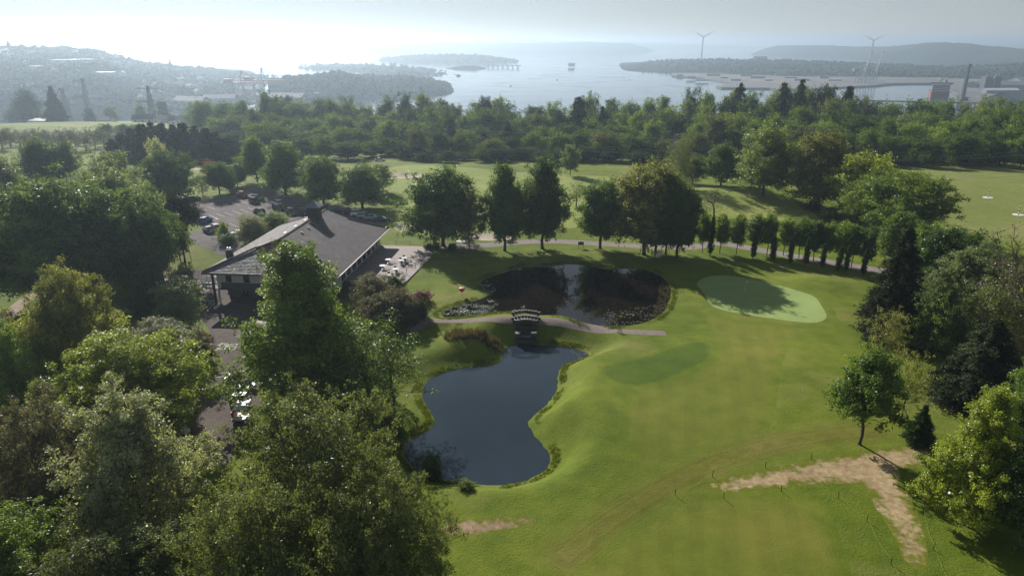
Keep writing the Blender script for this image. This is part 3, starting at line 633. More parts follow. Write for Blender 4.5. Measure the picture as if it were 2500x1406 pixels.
# left side
T('big0', 165, 745, 438, 370, 'green', 'huge dome-shaped dark tree at the left edge')
T('big1', 345, 735, 470, 230, 'deep', 'large dark tree leaning on the huge dome-shaped tree')
T('mid1', 285, 600, 408, 160, 'pale', 'greyish round crown rising behind the huge dome-shaped tree')
T('sparse1', 375, 690, 455, 150, 'olive', 'thinly leaved tree at the shoulder of the huge dome-shaped tree')
T('pine', 452, 640, 462, 96, 'conifer', 'dark ragged pine beside the car park drive', sink=0)
T('mid3', 440, 632, 500, 60, 'dark', 'dark lower companion of the ragged pine by the drive')
T('mid0', 425, 500, 366, 122, 'deep', 'rounded dark tree at the far left corner of the car park')
T('mid2', 385, 500, 385, 70, 'deep', 'smaller dark tree left of the car park corner tree')
T('mid0', 285, 530, 372, 150, 'pale', 'wide pale crown between the huge dome tree and the conifer screen')
T('mid1', 22, 530, 378, 120, 'pale', 'pale tree standing alone on the lawn at the left edge')
T('mid2', 60, 470, 400, 60, 'deep', 'small dark tree behind the lone lawn tree at the left edge')
T('mid4', 108, 455, 335, 100, 'deep', 'dark round tree left of the conifer screen')
T('mid0', 165, 455, 345, 90, 'deep', 'dark round tree touching the conifer screen')
T('mid2', 536, 473, 396, 72, 'deep', 'neat round tree on the lawn behind the car park')
T('mid0', 580, 455, 398, 62, 'deep', 'neat oval tree right of the round tree behind the car park')
T('sparse1', 495, 478, 425, 46, 'pale', 'little pale tree left of the neat round tree on the lawn')
T('mid2', 562, 470, 430, 34, 'deep', 'tiny tree between the two neat trees behind the car park')
T('mid3', 628, 445, 333, 84, 'green', 'tall green tree at the far right corner of the car park')
T('mid4', 697, 475, 344, 118, 'green', 'large domed tree in the shade of the car park back row')
T('mid4', 790, 500, 382, 112, 'green', 'dark domed tree behind the cupola')
T('mid1', 885, 508, 400, 124, 'green', 'round sunlit-topped tree right of the cupola')
T('mid2', 925, 470, 405, 80, 'olive', 'olive tree tucked behind the round sunlit-topped tree')
T('bush1', 622, 592, 525, 84, 'grey', 'pale grey-green tall shrub left of the clubhouse ridge')
T('bush1', 672, 572, 515, 86, 'green', 'rounded green shrub between car park and clubhouse ridge')
T('bush0', 548, 582, 540, 34, 'fresh', 'small bright green bush on the parking island')
T('bush0', 556, 594, 568, 50, 'deep', 'clipped dark hedge bush on the parking island')
T('bush0', 642, 492, 480, 12, 'deep', 'tiny bush beside the two dark cars in the car park')
T('bush0', 697, 512, 500, 18, 'olive', 'tiny bush beside the white-roofed car')
# left and centre foreground
T('near1', 55, 1040, 792, 180, 'fresh', 'bright green tree cut off by the left edge above the bronze tree')
T('near2', 205, 965, 662, 245, 'yellow', 'yellow-tipped tree below the huge dome-shaped tree')
T('near2', 405, 930, 785, 225, 'grey', 'grey-green blossoming tree left of the service lane')
T('bush1', 500, 880, 812, 60, 'purple', 'purple-leaved hedge bush at the lane bend')
T('birch', 450, 806, 682, 116, 'pale', 'small birch on the grass island by the service yard')
T('bush1', 375, 765, 690, 110, 'dark', 'dark shrub behind the white car in the service yard')
T('near1', 340, 1090, 815, 365, 'lime', 'wide yellow-green oak overhanging the golf carts')
T('willow0', 130, 1270, 975, 290, 'bronze', 'bronze-grey tree at the left edge below the oak')
T('silver', 360, 1330, 945, 345, 'silver', 'upright pale green tree in the lower left foreground')
T('near2', 40, 1520, 1270, 340, 'fresh', 'light green tree top in the bottom left corner')
T('willow1', 330, 1560, 1300, 420, 'olive', 'olive tree top at the bottom edge left of the willows')
T('willow0', 808, 1345, 955, 420, 'olive', 'great open willow in front of the lower pond')
T('willow0', 950, 1500, 1140, 330, 'olive', 'olive willow at the bottom edge nearest the pond')
T('willow1', 660, 1540, 1195, 360, 'olive', 'olive willow at the bottom edge between the great willow and the pale tree')
T('near0', 762, 975, 602, 350, 'fresh', 'large leafy green tree standing in front of the clubhouse')
T('sparse0', 905, 1022, 770, 220, 'green', 'two-stemmed open tree on the bank beside the large leafy tree')
T('sparse0', 962, 1012, 815, 170, 'green', 'thin leaning tree over the pond bank')
T('sparse1', 690, 790, 592, 92, 'bronze', 'bronze treetop showing in front of the clubhouse gable')
for i, (x, b, t, w, c, l) in enumerate([(905,742,668,110,'bronze','brownish shrub at the near end of the terrace'),(965,722,672,64,'dark','dark rounded shrub at the terrace corner'),(985,790,705,110,'bronze','brown shrub below the flower bed'),
        (930,800,715,120,'bronze','brown shrub on the bank under the terrace'),(1028,738,712,60,'red','dark red low shrub in the flower bed'),(1030,778,730,40,'dark','dark ball shrub at the flower bed end'),
        (1046,607,594,26,'dark','dark ball bush nearest the terrace steps'),(1064,607,592,28,'dark','second dark ball bush behind the terrace'),(1104,610,594,28,'dark','dark ball bush right of the chestnut trunk'),
        (690,1080,960,90,'fresh','bright leafy shrub between the golf carts and the leafy tree'),(950,1075,1000,90,'deep','low bush at the foot of the two-stemmed tree'),(1056,1170,1105,60,'dark','dark twiggy bush leaning over the pond water'),
        (1140,1192,1178,44,'fresh','grassy clump of sedge on the near pond bank')]):
    T('bush1', x, b, t, w, c, l, cat='shrub')
# dark conifer screen on the left, bare brown wood behind it
for i in range(12):
    x = 262 + i * 26; T(['darkfir', 'darkfir1'][i % 2], x, 0, [345,330,318,308,304,306,310,305,312,318,326,340][i] - 2, 62, 'conifer', f'{ordinal(i)} dark conifer from the left in the dense screen before the houses', group='dark conifers of the screen', dist=262 + 7 * (i % 3))
for i in range(13):
    x = -10 + i * 23; T('brown', x, 0, 308 + (i * 37 % 16), 50, (.095, .10, .065), f'{ordinal(i)} bare brownish tree from the left below the sloping field', group='bare brownish trees below the field', dist=300 + 13 * (i % 3))
# the wooded belt
SKY = [(500,262),(560,264),(650,240),(700,262),(760,262),(830,250),(920,262),(980,246),(1060,250),(1130,272),(1190,252),(1280,272),(1340,264),(1410,242),(1450,244),(1500,264),(1560,260),(1600,247),(1660,230),(1720,236),(1800,224),(1850,244),(1905,226),(1945,218),(2010,230),(2070,236),(2130,258),(2200,264),(2290,247),(2330,267),(2400,248),(2500,252)]
def skyl(x): return float(np.interp(x, [a for a, b in SKY], [b for a, b in SKY]))
rb = random.Random(11); rows = []
ADJ = {'green': 'mid green', 'deep': 'deep green', 'dark': 'blackish green', 'pale': 'pale green', 'olive': 'olive', 'fresh': 'fresh green', 'bronze': 'bronze', 'conifer': 'blackish'}
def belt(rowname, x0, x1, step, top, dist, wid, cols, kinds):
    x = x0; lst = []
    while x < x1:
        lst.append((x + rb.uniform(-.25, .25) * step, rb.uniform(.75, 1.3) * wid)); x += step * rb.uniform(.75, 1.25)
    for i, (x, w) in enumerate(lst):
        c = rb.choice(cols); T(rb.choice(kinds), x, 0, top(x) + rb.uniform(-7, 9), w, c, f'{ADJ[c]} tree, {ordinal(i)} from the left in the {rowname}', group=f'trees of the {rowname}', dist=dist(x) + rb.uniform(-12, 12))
FK = ['far0', 'far1', 'far2', 'far3', 'far4', 'far5']; FC = ['green', 'pale', 'deep', 'fresh', 'olive', 'green', 'dark', 'deep']
belt('skyline row of the wooded belt', 500, 2520, 44, lambda x: skyl(x) - 13, lambda x: 405, 72, FC, FK)
belt('second row of the wooded belt', 530, 2520, 48, lambda x: skyl(x) + 13 + (10 if x < 900 else 0), lambda x: 360, 76, FC + ['fresh'], FK)
belt('third row of the wooded belt', 560, 2520, 52, lambda x: skyl(x) + 44 + (12 if x < 900 else 0) - (10 if x > 1900 else 0), lambda x: 318, 88, FC + ['fresh', 'green'], FK)
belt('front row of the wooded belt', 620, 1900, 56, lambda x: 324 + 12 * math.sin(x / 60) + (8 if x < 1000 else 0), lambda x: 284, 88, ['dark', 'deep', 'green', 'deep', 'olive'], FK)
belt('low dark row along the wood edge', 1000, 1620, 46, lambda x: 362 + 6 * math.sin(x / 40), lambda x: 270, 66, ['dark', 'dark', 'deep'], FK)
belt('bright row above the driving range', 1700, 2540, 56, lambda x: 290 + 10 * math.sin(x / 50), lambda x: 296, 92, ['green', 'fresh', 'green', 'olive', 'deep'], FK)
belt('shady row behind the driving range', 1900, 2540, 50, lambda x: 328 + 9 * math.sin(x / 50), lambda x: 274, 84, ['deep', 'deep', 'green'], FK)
belt('row above the houses on the shoulder', -20, 500, 58, lambda x: 258 + 8 * math.sin(x / 37), lambda x: 660, 42, ['deep', 'dark', 'green', 'olive'], FK)
belt('hedge along the sloping field', 250, 560, 48, lambda x: 300 + 5 * math.sin(x / 21), lambda x: 400, 40, ['deep', 'green', 'pale', 'olive'], FK)
for x, t, w, d, k, l in [(1800,207,60,372,'spruce2','tall dark pine with ragged top on the skyline, left of the twin pines'),(1905,206,66,360,'spruce2','left one of the twin dark pines on the skyline'),(1946,198,56,362,'spruce2','right one of the twin dark pines on the skyline, tallest'),
        (2062,214,62,372,'cedar','dark flat-topped pine right of the twin pines on the skyline'),(2010,210,66,392,'pine','umbrella-shaped dark pine between the twin pines and the flat-topped pine'),(1412,240,66,345,'cedar','spiky monkey-puzzle-like dark tree in the belt middle'),
        (655,228,44,430,'cedar','dark pine on the skyline right of the red gantry cranes'),(702,234,34,440,'pine','small umbrella pine leaning right of the gantry cranes'),(140,212,46,560,'spruce0','dark spruce standing above the houses at the left'),(1190,236,52,400,'pine','dark rounded pine breaking the skyline over the bay'),
        (75,216,60,590,'far0','round tree left of the dark spruce above the houses'),(1470,262,40,330,'spruce0','dark spire tree right of the monkey-puzzle-like tree'),(1100,296,44,310,'spruce0','dark spire tree in the belt over the far fairway'),(1240,300,46,300,'spruce0','dark spire tree in the belt right of the pale trees')]:
    T(k, x, 0, t, w, 'conifer' if k != 'far0' else 'dark', l, dist=d)
T('bush1', 495, 0, 388, 34, 'red', 'dark red-leaved tree at the edge of the conifer screen', cat='tree', name='red_tree', dist=230)
T('bush1', 370, 0, 336, 46, 'silver', 'white-blossomed tree in front of the conifer screen', cat='tree', name='blossom_tree', dist=232)
T('mid0', 1392, 428, 352, 46, 'pale', 'single pale green tree in front of the dark belt, over the fairway', dist=None)
# ------------------------------------------------------------------ far lands round the harbour
def far_land_mat(name, wood, field, scale, amt):
    q = NT(name); g = q.n('ShaderNodeNewGeometry').outputs['Position']
    a = q.noise(scale, g, 3, .5); b = q.noise(scale * 14, g, 4, .65)
    vor = q.n('ShaderNodeTexVoronoi', i_Scale=scale * 1.6); q.l(g, vor.inputs['Vector'])
    f = q.math('MULTIPLY', q.ramp(a.outputs['Fac'], [(.48, 0.), (.56, 1.)]).outputs[0], amt)
    fld = q.mix(.5, field, vor.outputs['Color'], 'MULTIPLY')
    w = q.ramp(b.outputs['Fac'], [(.35, tuple(.55 * v for v in wood)), (.65, tuple(1.4 * v for v in wood))]).outputs[0]
    d = q.n('ShaderNodeBsdfDiffuse', i_Roughness=1.0); q.l(q.mix(f, w, fld), d.inputs['Color'])
    q.l(q.bump(b.outputs['Fac'], 1.0, 4.0), d.inputs['Normal']); q.l(d.outputs[0], q.out.inputs[0]); return q.m
FARM = far_land_mat('far_hills', (.05, .07, .035), (.16, .20, .08), .0016, .55)
NEARM = far_land_mat('harbour_land', (.05, .065, .035), (.15, .19, .07), .004, .6)
TOWNM = far_land_mat('town_hill', (.055, .07, .04), (.13, .15, .07), .006, .5)
def land(name, label, cols, depth, mat, bumpy=6.0, step=6, seed=0, prof=.8, back=1.6):
    C = np.array(cols, float); px = np.arange(C[0, 0], C[-1, 0] + 1, step)
    top, bas = np.interp(px, C[:, 0], C[:, 1]), np.interp(px, C[:, 0], C[:, 2]); S = np.r_[np.linspace(0, 1, 15), np.linspace(1.1, back, 4)]
    V = np.zeros((len(px), len(S), 3))
    for i in range(len(px)):
        b = at(px[i], max(bas[i], 106.5), SEA); d = Vector((b.x, b.y, 0)).normalized()
        r = b + d * depth; zr = at_y(px[i], top[i], r.y).z
        for j, s in enumerate(S):
            p = b + d * depth * s; k = min(1, s) ** prof if s <= 1 else max(0, 1 - ((s - 1) / (back - 1)) ** 1.5)
            V[i, j] = (p.x, p.y, SEA - 1.5 + (zr - SEA + 1.5) * k)
    n = vnoise(V[..., 0] + seed * 77, V[..., 1], 45) * .6 + vnoise(V[..., 0], V[..., 1] + seed * 31, 17) * .4
    V[..., 2] += (n - .5) * bumpy * np.clip((V[..., 2] - SEA) / 8, 0, 1)
    a, b = len(px), len(S); idx = np.arange(a * b).reshape(a, b)
    Fc = np.stack([idx[:-1, :-1], idx[1:, :-1], idx[1:, 1:], idx[:-1, 1:]], -1).reshape(-1, 4)
    structure(name, np_mesh(name, V.reshape(-1, 3), Fc, mat, True), label)
    def P(x, s):
        i = np.clip((x - px[0]) / step, 0, a - 1.001); j = np.interp(s, S, np.arange(b)); i0, j0 = int(i), min(int(j), b - 2); u, v = i - i0, j - j0
        return Vector((V[i0, j0] * (1 - u) + V[i0 + 1, j0] * u) * (1 - v) + (V[i0, j0 + 1] * (1 - u) + V[i0 + 1, j0 + 1] * u) * v)
    return P
land('hills', 'palest far hills along the horizon', [(200,117,122),(330,104,123),(450,98,124),(600,98,126),(750,99,126),(900,99,126),(1100,100,124),(1300,97,124),(1420,101,124),(1500,103,124),(1700,108,121),(1800,112,120),(1870,117,119)], 2500, FARM, 18, 8)
land('hill', 'long dark wooded hill across the outer harbour', [(880,124,129),(930,113,130),(1000,107,130),(1100,106,130),(1250,106,130),(1330,105,130),(1450,104,130),(1540,107,130),(1580,117,129),(1600,126,128)], 900, FARM, 14, 5, 2)
land('headland', 'hill with flat top beyond the second wind turbine', [(1830,134,136),(1870,118,136),(1895,112,137),(1950,111,139),(2000,111,140),(2100,115,143),(2160,114,146),(2250,118,150)], 700, FARM, 8, 4, 3)
land('wooded_hill', 'rounded wooded hill at the right beyond the inlet', [(2060,136,142),(2130,118,147),(2200,110,150),(2260,105,153),(2300,104,155),(2360,107,157),(2420,114,158),(2500,122,160),(2600,124,162)], 600, FARM, 12, 4, 4)
land('distant_hill', 'pale hill at the right edge of the horizon', [(2330,119,121),(2420,108,121),(2520,106,121),(2700,108,121)], 1500, FARM, 12, 8, 5)
PI1 = land('island', 'low green island in the middle of the harbour', [(915,151,152),(935,142,152),(1000,135,154),(1100,133,156),(1180,135,156),(1240,143,155),(1283,152,153)], 420, NEARM, 7, 4, 6)
PI2 = land('low_island', 'flat island with a few houses left of the bay', [(714,168,169),(760,161,171),(850,158,176),(900,159,181),(960,162,186),(1050,171,188),(1100,181,188),(1134,187,188)], 520, NEARM, 7, 4, 7, .5)
PHEAD = land('wooded_headland', 'dark wooded headland reaching into the bay', [(660,190,262),(740,189,258),(800,183,255),(830,178,252),(870,187,250),(905,186,240),(960,190,237),(1000,192,236),(1050,196,234),(1090,206,230),(1118,221,224)], 330, TOWNM, 9, 5, 8, .5)
PTOWN = land('town_hill', 'hazy hillside town at the left', [(-120,121,330),(0,121,318),(120,120,310),(250,123,300),(285,133,297),(330,147,292),(420,161,285),(500,169,278),(560,174,272),(600,184,268),(700,192,260),(740,200,257)], 1150, TOWNM, 10, 7, 9, .62)
PPEN = land('peninsula', 'low hill with the wind turbines across the bay', [(1255,166,167),(1300,161,168),(1380,161,171),(1400,158,172),(1480,161,174),(1560,154,177),(1640,148,180),(1700,146,182),(1800,147,186),(1900,149,190),(2000,152,192),(2100,156,193),(2200,160,195),(2300,165,198),(2400,162,200),(2500,158,203),(2620,156,206)], 820, NEARM, 9, 6, 10, .55)
land('causeway', 'low causeway with trees left of the peninsula', [(1085,168,169),(1110,164,170),(1160,160,170),(1188,165,169)], 60, NEARM, 5, 3, 11)
QZ = SEA + 3.2
def apron(name, label, pts, mat, z=QZ):
    P = [at(a, b, z) for a, b in pts]; structure(name, MB().prism([(p.x, p.y) for p in P], SEA - 2, z).me(name, mat), label)
CONC = plain('concrete', (.30, .28, .26), .85, var=.2, scale=.05)
BRNG = plain('rust_ground', (.15, .115, .10), .9, var=.4, scale=.03)
QUAYM = plain('quay_ground', (.115, .112, .11), .9, var=.4, scale=.03)
apron('quay', 'long concrete container quay across the bay', [(1640,185),(1720,191),(1792,204),(1748,210),(1762,214),(1880,215),(1900,218),(1965,217),(2140,208),(2180,204),(2250,203),(2330,204),(2420,198),(2420,188),(2100,186),(1850,183),(1700,179),(1640,179)], QUAYM)
apron('storage_yard', 'reddish storage yard on the container quay', [(1790,196),(1880,203),(2040,203),(2070,198),(1960,192),(1800,190)], BRNG, QZ + .3)
apron('dock_quay', 'quay with warehouses right of the red ship', [(2312,214),(2335,228),(2345,246),(2385,254),(2420,264),(2640,285),(2640,200),(2420,199),(2330,204)], QUAYM)

# woods on the hillside, as seen from afar: one mass of crowns each
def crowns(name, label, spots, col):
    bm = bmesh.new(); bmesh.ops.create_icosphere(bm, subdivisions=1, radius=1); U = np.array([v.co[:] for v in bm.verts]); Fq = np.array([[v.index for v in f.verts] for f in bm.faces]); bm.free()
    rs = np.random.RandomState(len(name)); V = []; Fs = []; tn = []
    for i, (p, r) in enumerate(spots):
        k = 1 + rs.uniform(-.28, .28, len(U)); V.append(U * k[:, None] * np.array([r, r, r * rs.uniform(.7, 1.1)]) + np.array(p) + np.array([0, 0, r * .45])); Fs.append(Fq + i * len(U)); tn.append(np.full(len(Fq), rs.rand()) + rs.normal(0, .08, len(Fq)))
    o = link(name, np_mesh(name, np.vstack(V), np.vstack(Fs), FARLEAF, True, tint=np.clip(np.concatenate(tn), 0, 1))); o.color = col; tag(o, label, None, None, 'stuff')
rt = random.Random(21); sp = []
for _ in range(3600):
    x, s = rt.uniform(-110, 735), rt.uniform(.02, 1) ** .8
    if vnoise(x, s * 400, 60) + rt.uniform(-.25, .25) > .42: sp.append((PTOWN(x, s), rt.uniform(2.5, 5.5)))
for k in range(240): x = -110 + k * 3.5; sp.append((PTOWN(x, 1.0 + rt.uniform(-.05, .03)), rt.uniform(3.5, 7)))
crowns('town_woodland', 'hazy trees scattered over the hillside town', sp, (.06, .085, .035, 1))
sp = [(PHEAD(rt.uniform(700, 1112), rt.uniform(.02, 1.0)), rt.uniform(3, 6)) for _ in range(1500)]
crowns('headland_woodland', 'trees covering the wooded headland', sp, (.05, .07, .03, 1))
sp = [(PPEN(rt.uniform(1560, 2590), rt.choice([rt.uniform(.9, 1.02), rt.uniform(.1, 1), rt.uniform(.1, 1)])), rt.uniform(3, 6.5)) for _ in range(1200)]
sp += [(PI1(rt.uniform(925, 1270), rt.uniform(.05, 1)), rt.uniform(4, 8)) for _ in range(200)] + [(PI2(rt.uniform(730, 1120), rt.uniform(.05, 1)), rt.uniform(4, 9)) for _ in range(260)]
crowns('harbour_woodland', 'trees on the islands and the peninsula across the bay', sp, (.055, .075, .035, 1))
# scrub filling the belt under its trees
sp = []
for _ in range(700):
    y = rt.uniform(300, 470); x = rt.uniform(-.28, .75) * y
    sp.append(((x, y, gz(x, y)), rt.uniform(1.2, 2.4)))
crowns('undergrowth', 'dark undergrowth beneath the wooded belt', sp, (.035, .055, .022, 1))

# ------------------------------------------------------------------ harbour things
STEEL = plain('grey_steel', (.28, .29, .30), .5, .3); WHITEP = plain('white_paint', (.78, .78, .76), .45); REDST = plain('red_steel', (.30, .11, .09), .55, var=.2); DARKST = plain('dark_steel', (.10, .11, .12), .55)
ROOFR = plain('dark_roof', (.10, .095, .095), .75, var=.25, scale=1); SHEEN = plain('bright_roof', (.55, .56, .57), .22, .85, .05); RENDER_W = plain('pale_render', (.55, .53, .49), .85); GLASS = plain('dark_glass', (.02, .025, .03), .08, spec=.8)
MATTE = plain('matte_grey', (.20, .20, .205), .9, var=.2, scale=.1); TURB = plain('turbine_backlit_grey', (.40, .40, .41), .6)  # turbine colour is darkened to grey to paint in their backlit look
def turbine(px, hub_y, base_y, dist, label):
    b = at_y(px, base_y, dist); hz = at_y(px, hub_y, dist).z - b.z; o = thing('wind_turbine', label, 'wind turbine', b, 0, 'wind turbines on the peninsula')
    m = MB()
    for k in range(5): m.tube((0, 0, hz * k / 5 - 12 * (k == 0)), (0, 0, hz * (k + 1) / 5), 3.4 - .45 * k, 3.4 - .45 * (k + 1), 12)
    m.obj('tower', TURB, o, True); MB().box((0, -1, hz + 1.6), (4.2, 9, 4)).obj('nacelle', TURB, o); MB().lathe([(.3, -6.4), (1.6, -5.4), (2.1, -4)], n=10).obj('hub', TURB, o, True).matrix_basis = Matrix.Translation((0, 0, hz + 1.6)) @ Matrix.Rotation(R(-90), 4, 'X') @ Matrix.Scale(-1, 4, (0, 0, 1))
    for a in (-62, 62, 180):
        m = MB(); L = 48; secs = [(0, 1.2, 1.2), (.1, 3.8, 1.0), (.25, 3.5, .8), (.6, 2.2, .6), (1, .7, .3)]
        for (f, w, t), (g, w2, t2) in zip(secs[:-1], secs[1:]):
            m.add([(-w / 2, -t / 2, f * L), (w / 2, -t / 2, f * L), (w / 2, t / 2, f * L), (-w / 2, t / 2, f * L), (-w2 / 2, -t2 / 2, g * L), (w2 / 2, -t2 / 2, g * L), (w2 / 2, t2 / 2, g * L), (-w2 / 2, t2 / 2, g * L)],
                  [[0, 1, 5, 4], [1, 2, 6, 5], [2, 3, 7, 6], [3, 0, 4, 7], [0, 3, 2, 1], [4, 5, 6, 7]])
        bl = m.obj('blade', TURB, o); bl.location = (0, -5.6, hz + 1.6); bl.rotation_euler = (0, R(a), 0)
turbine(1712, 92, 146, 3000, 'left one of the two white wind turbines, standing clear over the water')
turbine(2122, 101, 160, 3000, 'right one of the two white wind turbines, behind the upright crane booms')
def bars(m, pts, r, n=4):
    for a, b in pts: m.tube(a, b, r, n=n, cap=False)
def gantry(px, base, dist, H, label, raised, col, flip=1):
    b = at_y(px, base, dist); b.z = QZ; o = thing('container_crane', label, 'crane', b, R(8 * flip), 'container cranes')
    W, D = 17, 12; h = H * .56
    m = MB()
    for x in (-W / 2, W / 2):
        for y in (-D / 2, D / 2): MB().tube((x, y, 0), (x * .9, y * .9, h), 1.0, .9, 5).obj('leg', col, o)
    m = MB(); bars(m, [((-W / 2, -D / 2, h * .3), (W / 2, -D / 2, h * .3)), ((-W / 2, D / 2, h * .3), (W / 2, D / 2, h * .3)), ((-W / 2, -D / 2, h * .3), (-W / 2, D / 2, h * .3)), ((W / 2, -D / 2, h * .3), (W / 2, D / 2, h * .3)), ((-W / 2, -D / 2, h * .3), (W / 2, -D / 2, h))], .6); m.obj('portal_beam', col, o)
    MB().box((-W * .9, 0, h + 4), (W * .8, 8, 7)).obj('machinery_house', col, o)
    apex = (W * .45, 0, H)
    m = MB(); bars(m, [((W * .3, -3, h), apex), ((W * .3, 3, h), apex), ((W * .75, 0, h), apex)], .6); m.obj('apex_frame', col, o)
    m = MB()
    if raised:
        tip = (W * 1.1, 0, H * 1.55); m.tube((W * .5, -1.6, h), (tip[0], -1, tip[2]), 1.0, .6, 4).tube((W * .5, 1.6, h), (tip[0], 1, tip[2]), 1.0, .6, 4)
        for k in range(7): f = k / 7; z = h + (tip[2] - h) * f; x = W * .5 + (tip[0] - W * .5) * f; m.tube((x, -1.5, z), (x + .6, 1.5, z + 4), .35, n=3)
        m.box((tip[0], 0, tip[2]), (3, 4, 3))
    else: m.box((W * .35, 0, h + .8), (W * 4.2, 4, 2.2))
    m.obj('boom', col, o); m = MB()
    if raised: bars(m, [(apex, (W * .85, 0, H * 1.15)), (apex, (-W * 1.1, 0, h + 5)), ((-W * .5, 0, h + 4), (W * .3, 0, H * .9))], .35)
    else: bars(m, [(apex, (W * 2.3, 0, h + 2)), (apex, (-W * 1.0, 0, h + 5)), ((0, 0, h), apex)], .5)
    m.obj('stay', col, o); return o
gantry(588, 262, 1230, 47, 'left red container crane in the haze below the town', False, REDST)
gantry(638, 262, 1260, 51, 'right red container crane in the haze, slightly taller', False, REDST)
gantry(2098, 210, 1760, 45, 'left grey quay crane with its boom raised', True, STEEL)
gantry(2126, 209, 1780, 45, 'right grey quay crane with its boom raised', True, STEEL)
PYLM = plain('galvanised_grey', (.17, .175, .18), .85, spec=.2)
def pylon(p, H, label, w=3.2, yaw=0, r=.16, arms=((.60, 1.9), (.93, 1.05))):
    o = thing('electricity_pylon', label, 'pylon', p, yaw, 'lattice electricity pylons'); m = MB(); K = 9
    wd = lambda f: w * (1 - f) ** 1.3 * .8 + w * .2
    m2 = MB()
    for k in range(K):
        f, g = k / K, (k + 1) / K; a, b = wd(f) / 2, wd(g) / 2; c = [(-1, -1), (1, -1), (1, 1), (-1, 1)]
        for i in range(4):
            (x, y), (x2, y2) = c[i], c[(i + 1) % 4]
            m.tube((x * a, y * a, f * H), (x * b, y * b, g * H), r, n=4, cap=False)
            m2.tube((x * a, y * a, f * H), (x2 * b, y2 * b, g * H), r * .55, n=3, cap=False); m2.tube((x2 * a, y2 * a, f * H), (x * b, y * b, g * H), r * .55, n=3, cap=False); m2.tube((x * b, y * b, g * H), (x2 * b, y2 * b, g * H), r * .5, n=3, cap=False)
    m.obj('leg_frame', PYLM, o); m2.obj('lattice', PYLM, o); tips = []
    for f, k in arms:
        a = wd(f) / 2; z = f * H; L = w * k
        for s in (-1, 1):
            m = MB(); t = (s * L, 0, z)
            for y in (-a, a): m.tube((s * a, y, z), t, r * .7, n=3).tube((s * a, y, z + H * .055), t, r * .6, n=3)
            for q in (.33, .66): m.tube((s * (a + (L - a) * q), -a * (1 - q), z), (s * (a + (L - a) * q), a * (1 - q), z + H * .055 * (1 - q)), r * .45, n=3)
            m.obj('crossarm', PYLM, o); MB().lathe([(.05, 0), (.14, -.3), (.05, -.35), (.14, -.7), (.04, -H * .05)], t, 6).obj('insulator', DARKST, o)
            tips.append(Matrix.Translation(p) @ Matrix.Rotation(yaw, 4, 'Z') @ Vector((t[0], t[1], z - H * .05)))
    return tips
def on_ground(px, y):
    d = ray(px, 300); x = d.x / d.y * y; return Vector((x, y, gz(x, y)))
PY = on_ground(1652, 222); ptips = pylon(PY, at_y(1655, 326, 222).z - PY.z, 'near lattice pylon standing in front of the dark belt', 4.4, R(-25), .10)
q1 = on_ground(375, 640); t1 = pylon(q1, at_y(375, 210, 640).z - q1.z, 'lattice pylon above the houses, right of the other two', 7, R(10), .42)
q2 = on_ground(222, 760); pylon(q2, at_y(222, 192, 760).z - q2.z, 'tallest lattice pylon, middle one of the three at the left', 8, R(20), .46)
q3 = on_ground(168, 700); pylon(q3, at_y(168, 215, 700).z - q3.z, 'lattice pylon next to the dark spruce, leftmost of the three', 7, R(-15), .44)
def wire(a, b, sag, label):
    a, b = Vector(a), Vector(b); pts = [a.lerp(b, t) - Vector((0, 0, 4 * sag * t * (1 - t))) for t in np.linspace(0, 1, 22)]
    tag(MB().path(pts, .028, 3).obj('power_line', DARKST), label, 'power line', 'power lines at the near pylon')
for i in range(4):
    wire(ptips[i], t1[i], 7, ['lower left', 'lower right', 'upper left', 'upper right'][i] + ' cable from the near pylon towards the houses')
    e = on_ground(2700, 150); wire(ptips[i], (e.x, e.y + (i % 2) * 6, 16 + 5 * (i // 2)), 5, ['lower left', 'lower right', 'upper left', 'upper right'][i] + ' cable from the near pylon towards the driving range')
def spire(p, H, w, label):
    o = thing('church', label, 'church', p); MB().box((0, 0, H * .2), (w, w, H * .4)).obj('tower', ROOFR, o); MB().add([(-w / 2, -w / 2, H * .4), (w / 2, -w / 2, H * .4), (w / 2, w / 2, H * .4), (-w / 2, w / 2, H * .4), (0, 0, H)], [[0, 1, 4], [1, 2, 4], [2, 3, 4], [3, 0, 4]]).obj('spire', ROOFR, o)
    MB().box((-w * 1.4, 0, H * .1), (w * 2, w, H * .2)).box((-w * 1.4, 0, H * .22), (w * 2, w * .6, H * .06)).obj('nave', ROOFR, o)
p = PTOWN(67, .98); spire(p - Vector((0, 0, 4)), at_y(67, 98, p.y).z - p.z + 4, 9, 'church with slender spire on top of the town hill')
p = PTOWN(435, .80); spire(p, at_y(435, 143, p.y).z - p.z, 7, 'church with dark spire lower down the town hill')
p = at_y(665, 104, 9000); tag(MB().tube((p.x, p.y, SEA + 20), (p.x, p.y, at_y(665, 80, 9000).z), 11, 9, 8).obj('mast', STEEL), 'tall thin chimney on the far horizon hills', 'chimney')
for i, x in enumerate((1166, 1172)):
    p = at_y(x, 108, 7400); tag(MB().tube((p.x, p.y, SEA), (p.x, p.y, at_y(x, 98 + 3 * i, 7400).z), 7, 6, 6).obj('chimney', STEEL), ['tallest', 'shorter'][i] + ' of two faint stacks on the outer harbour hill', 'chimney')
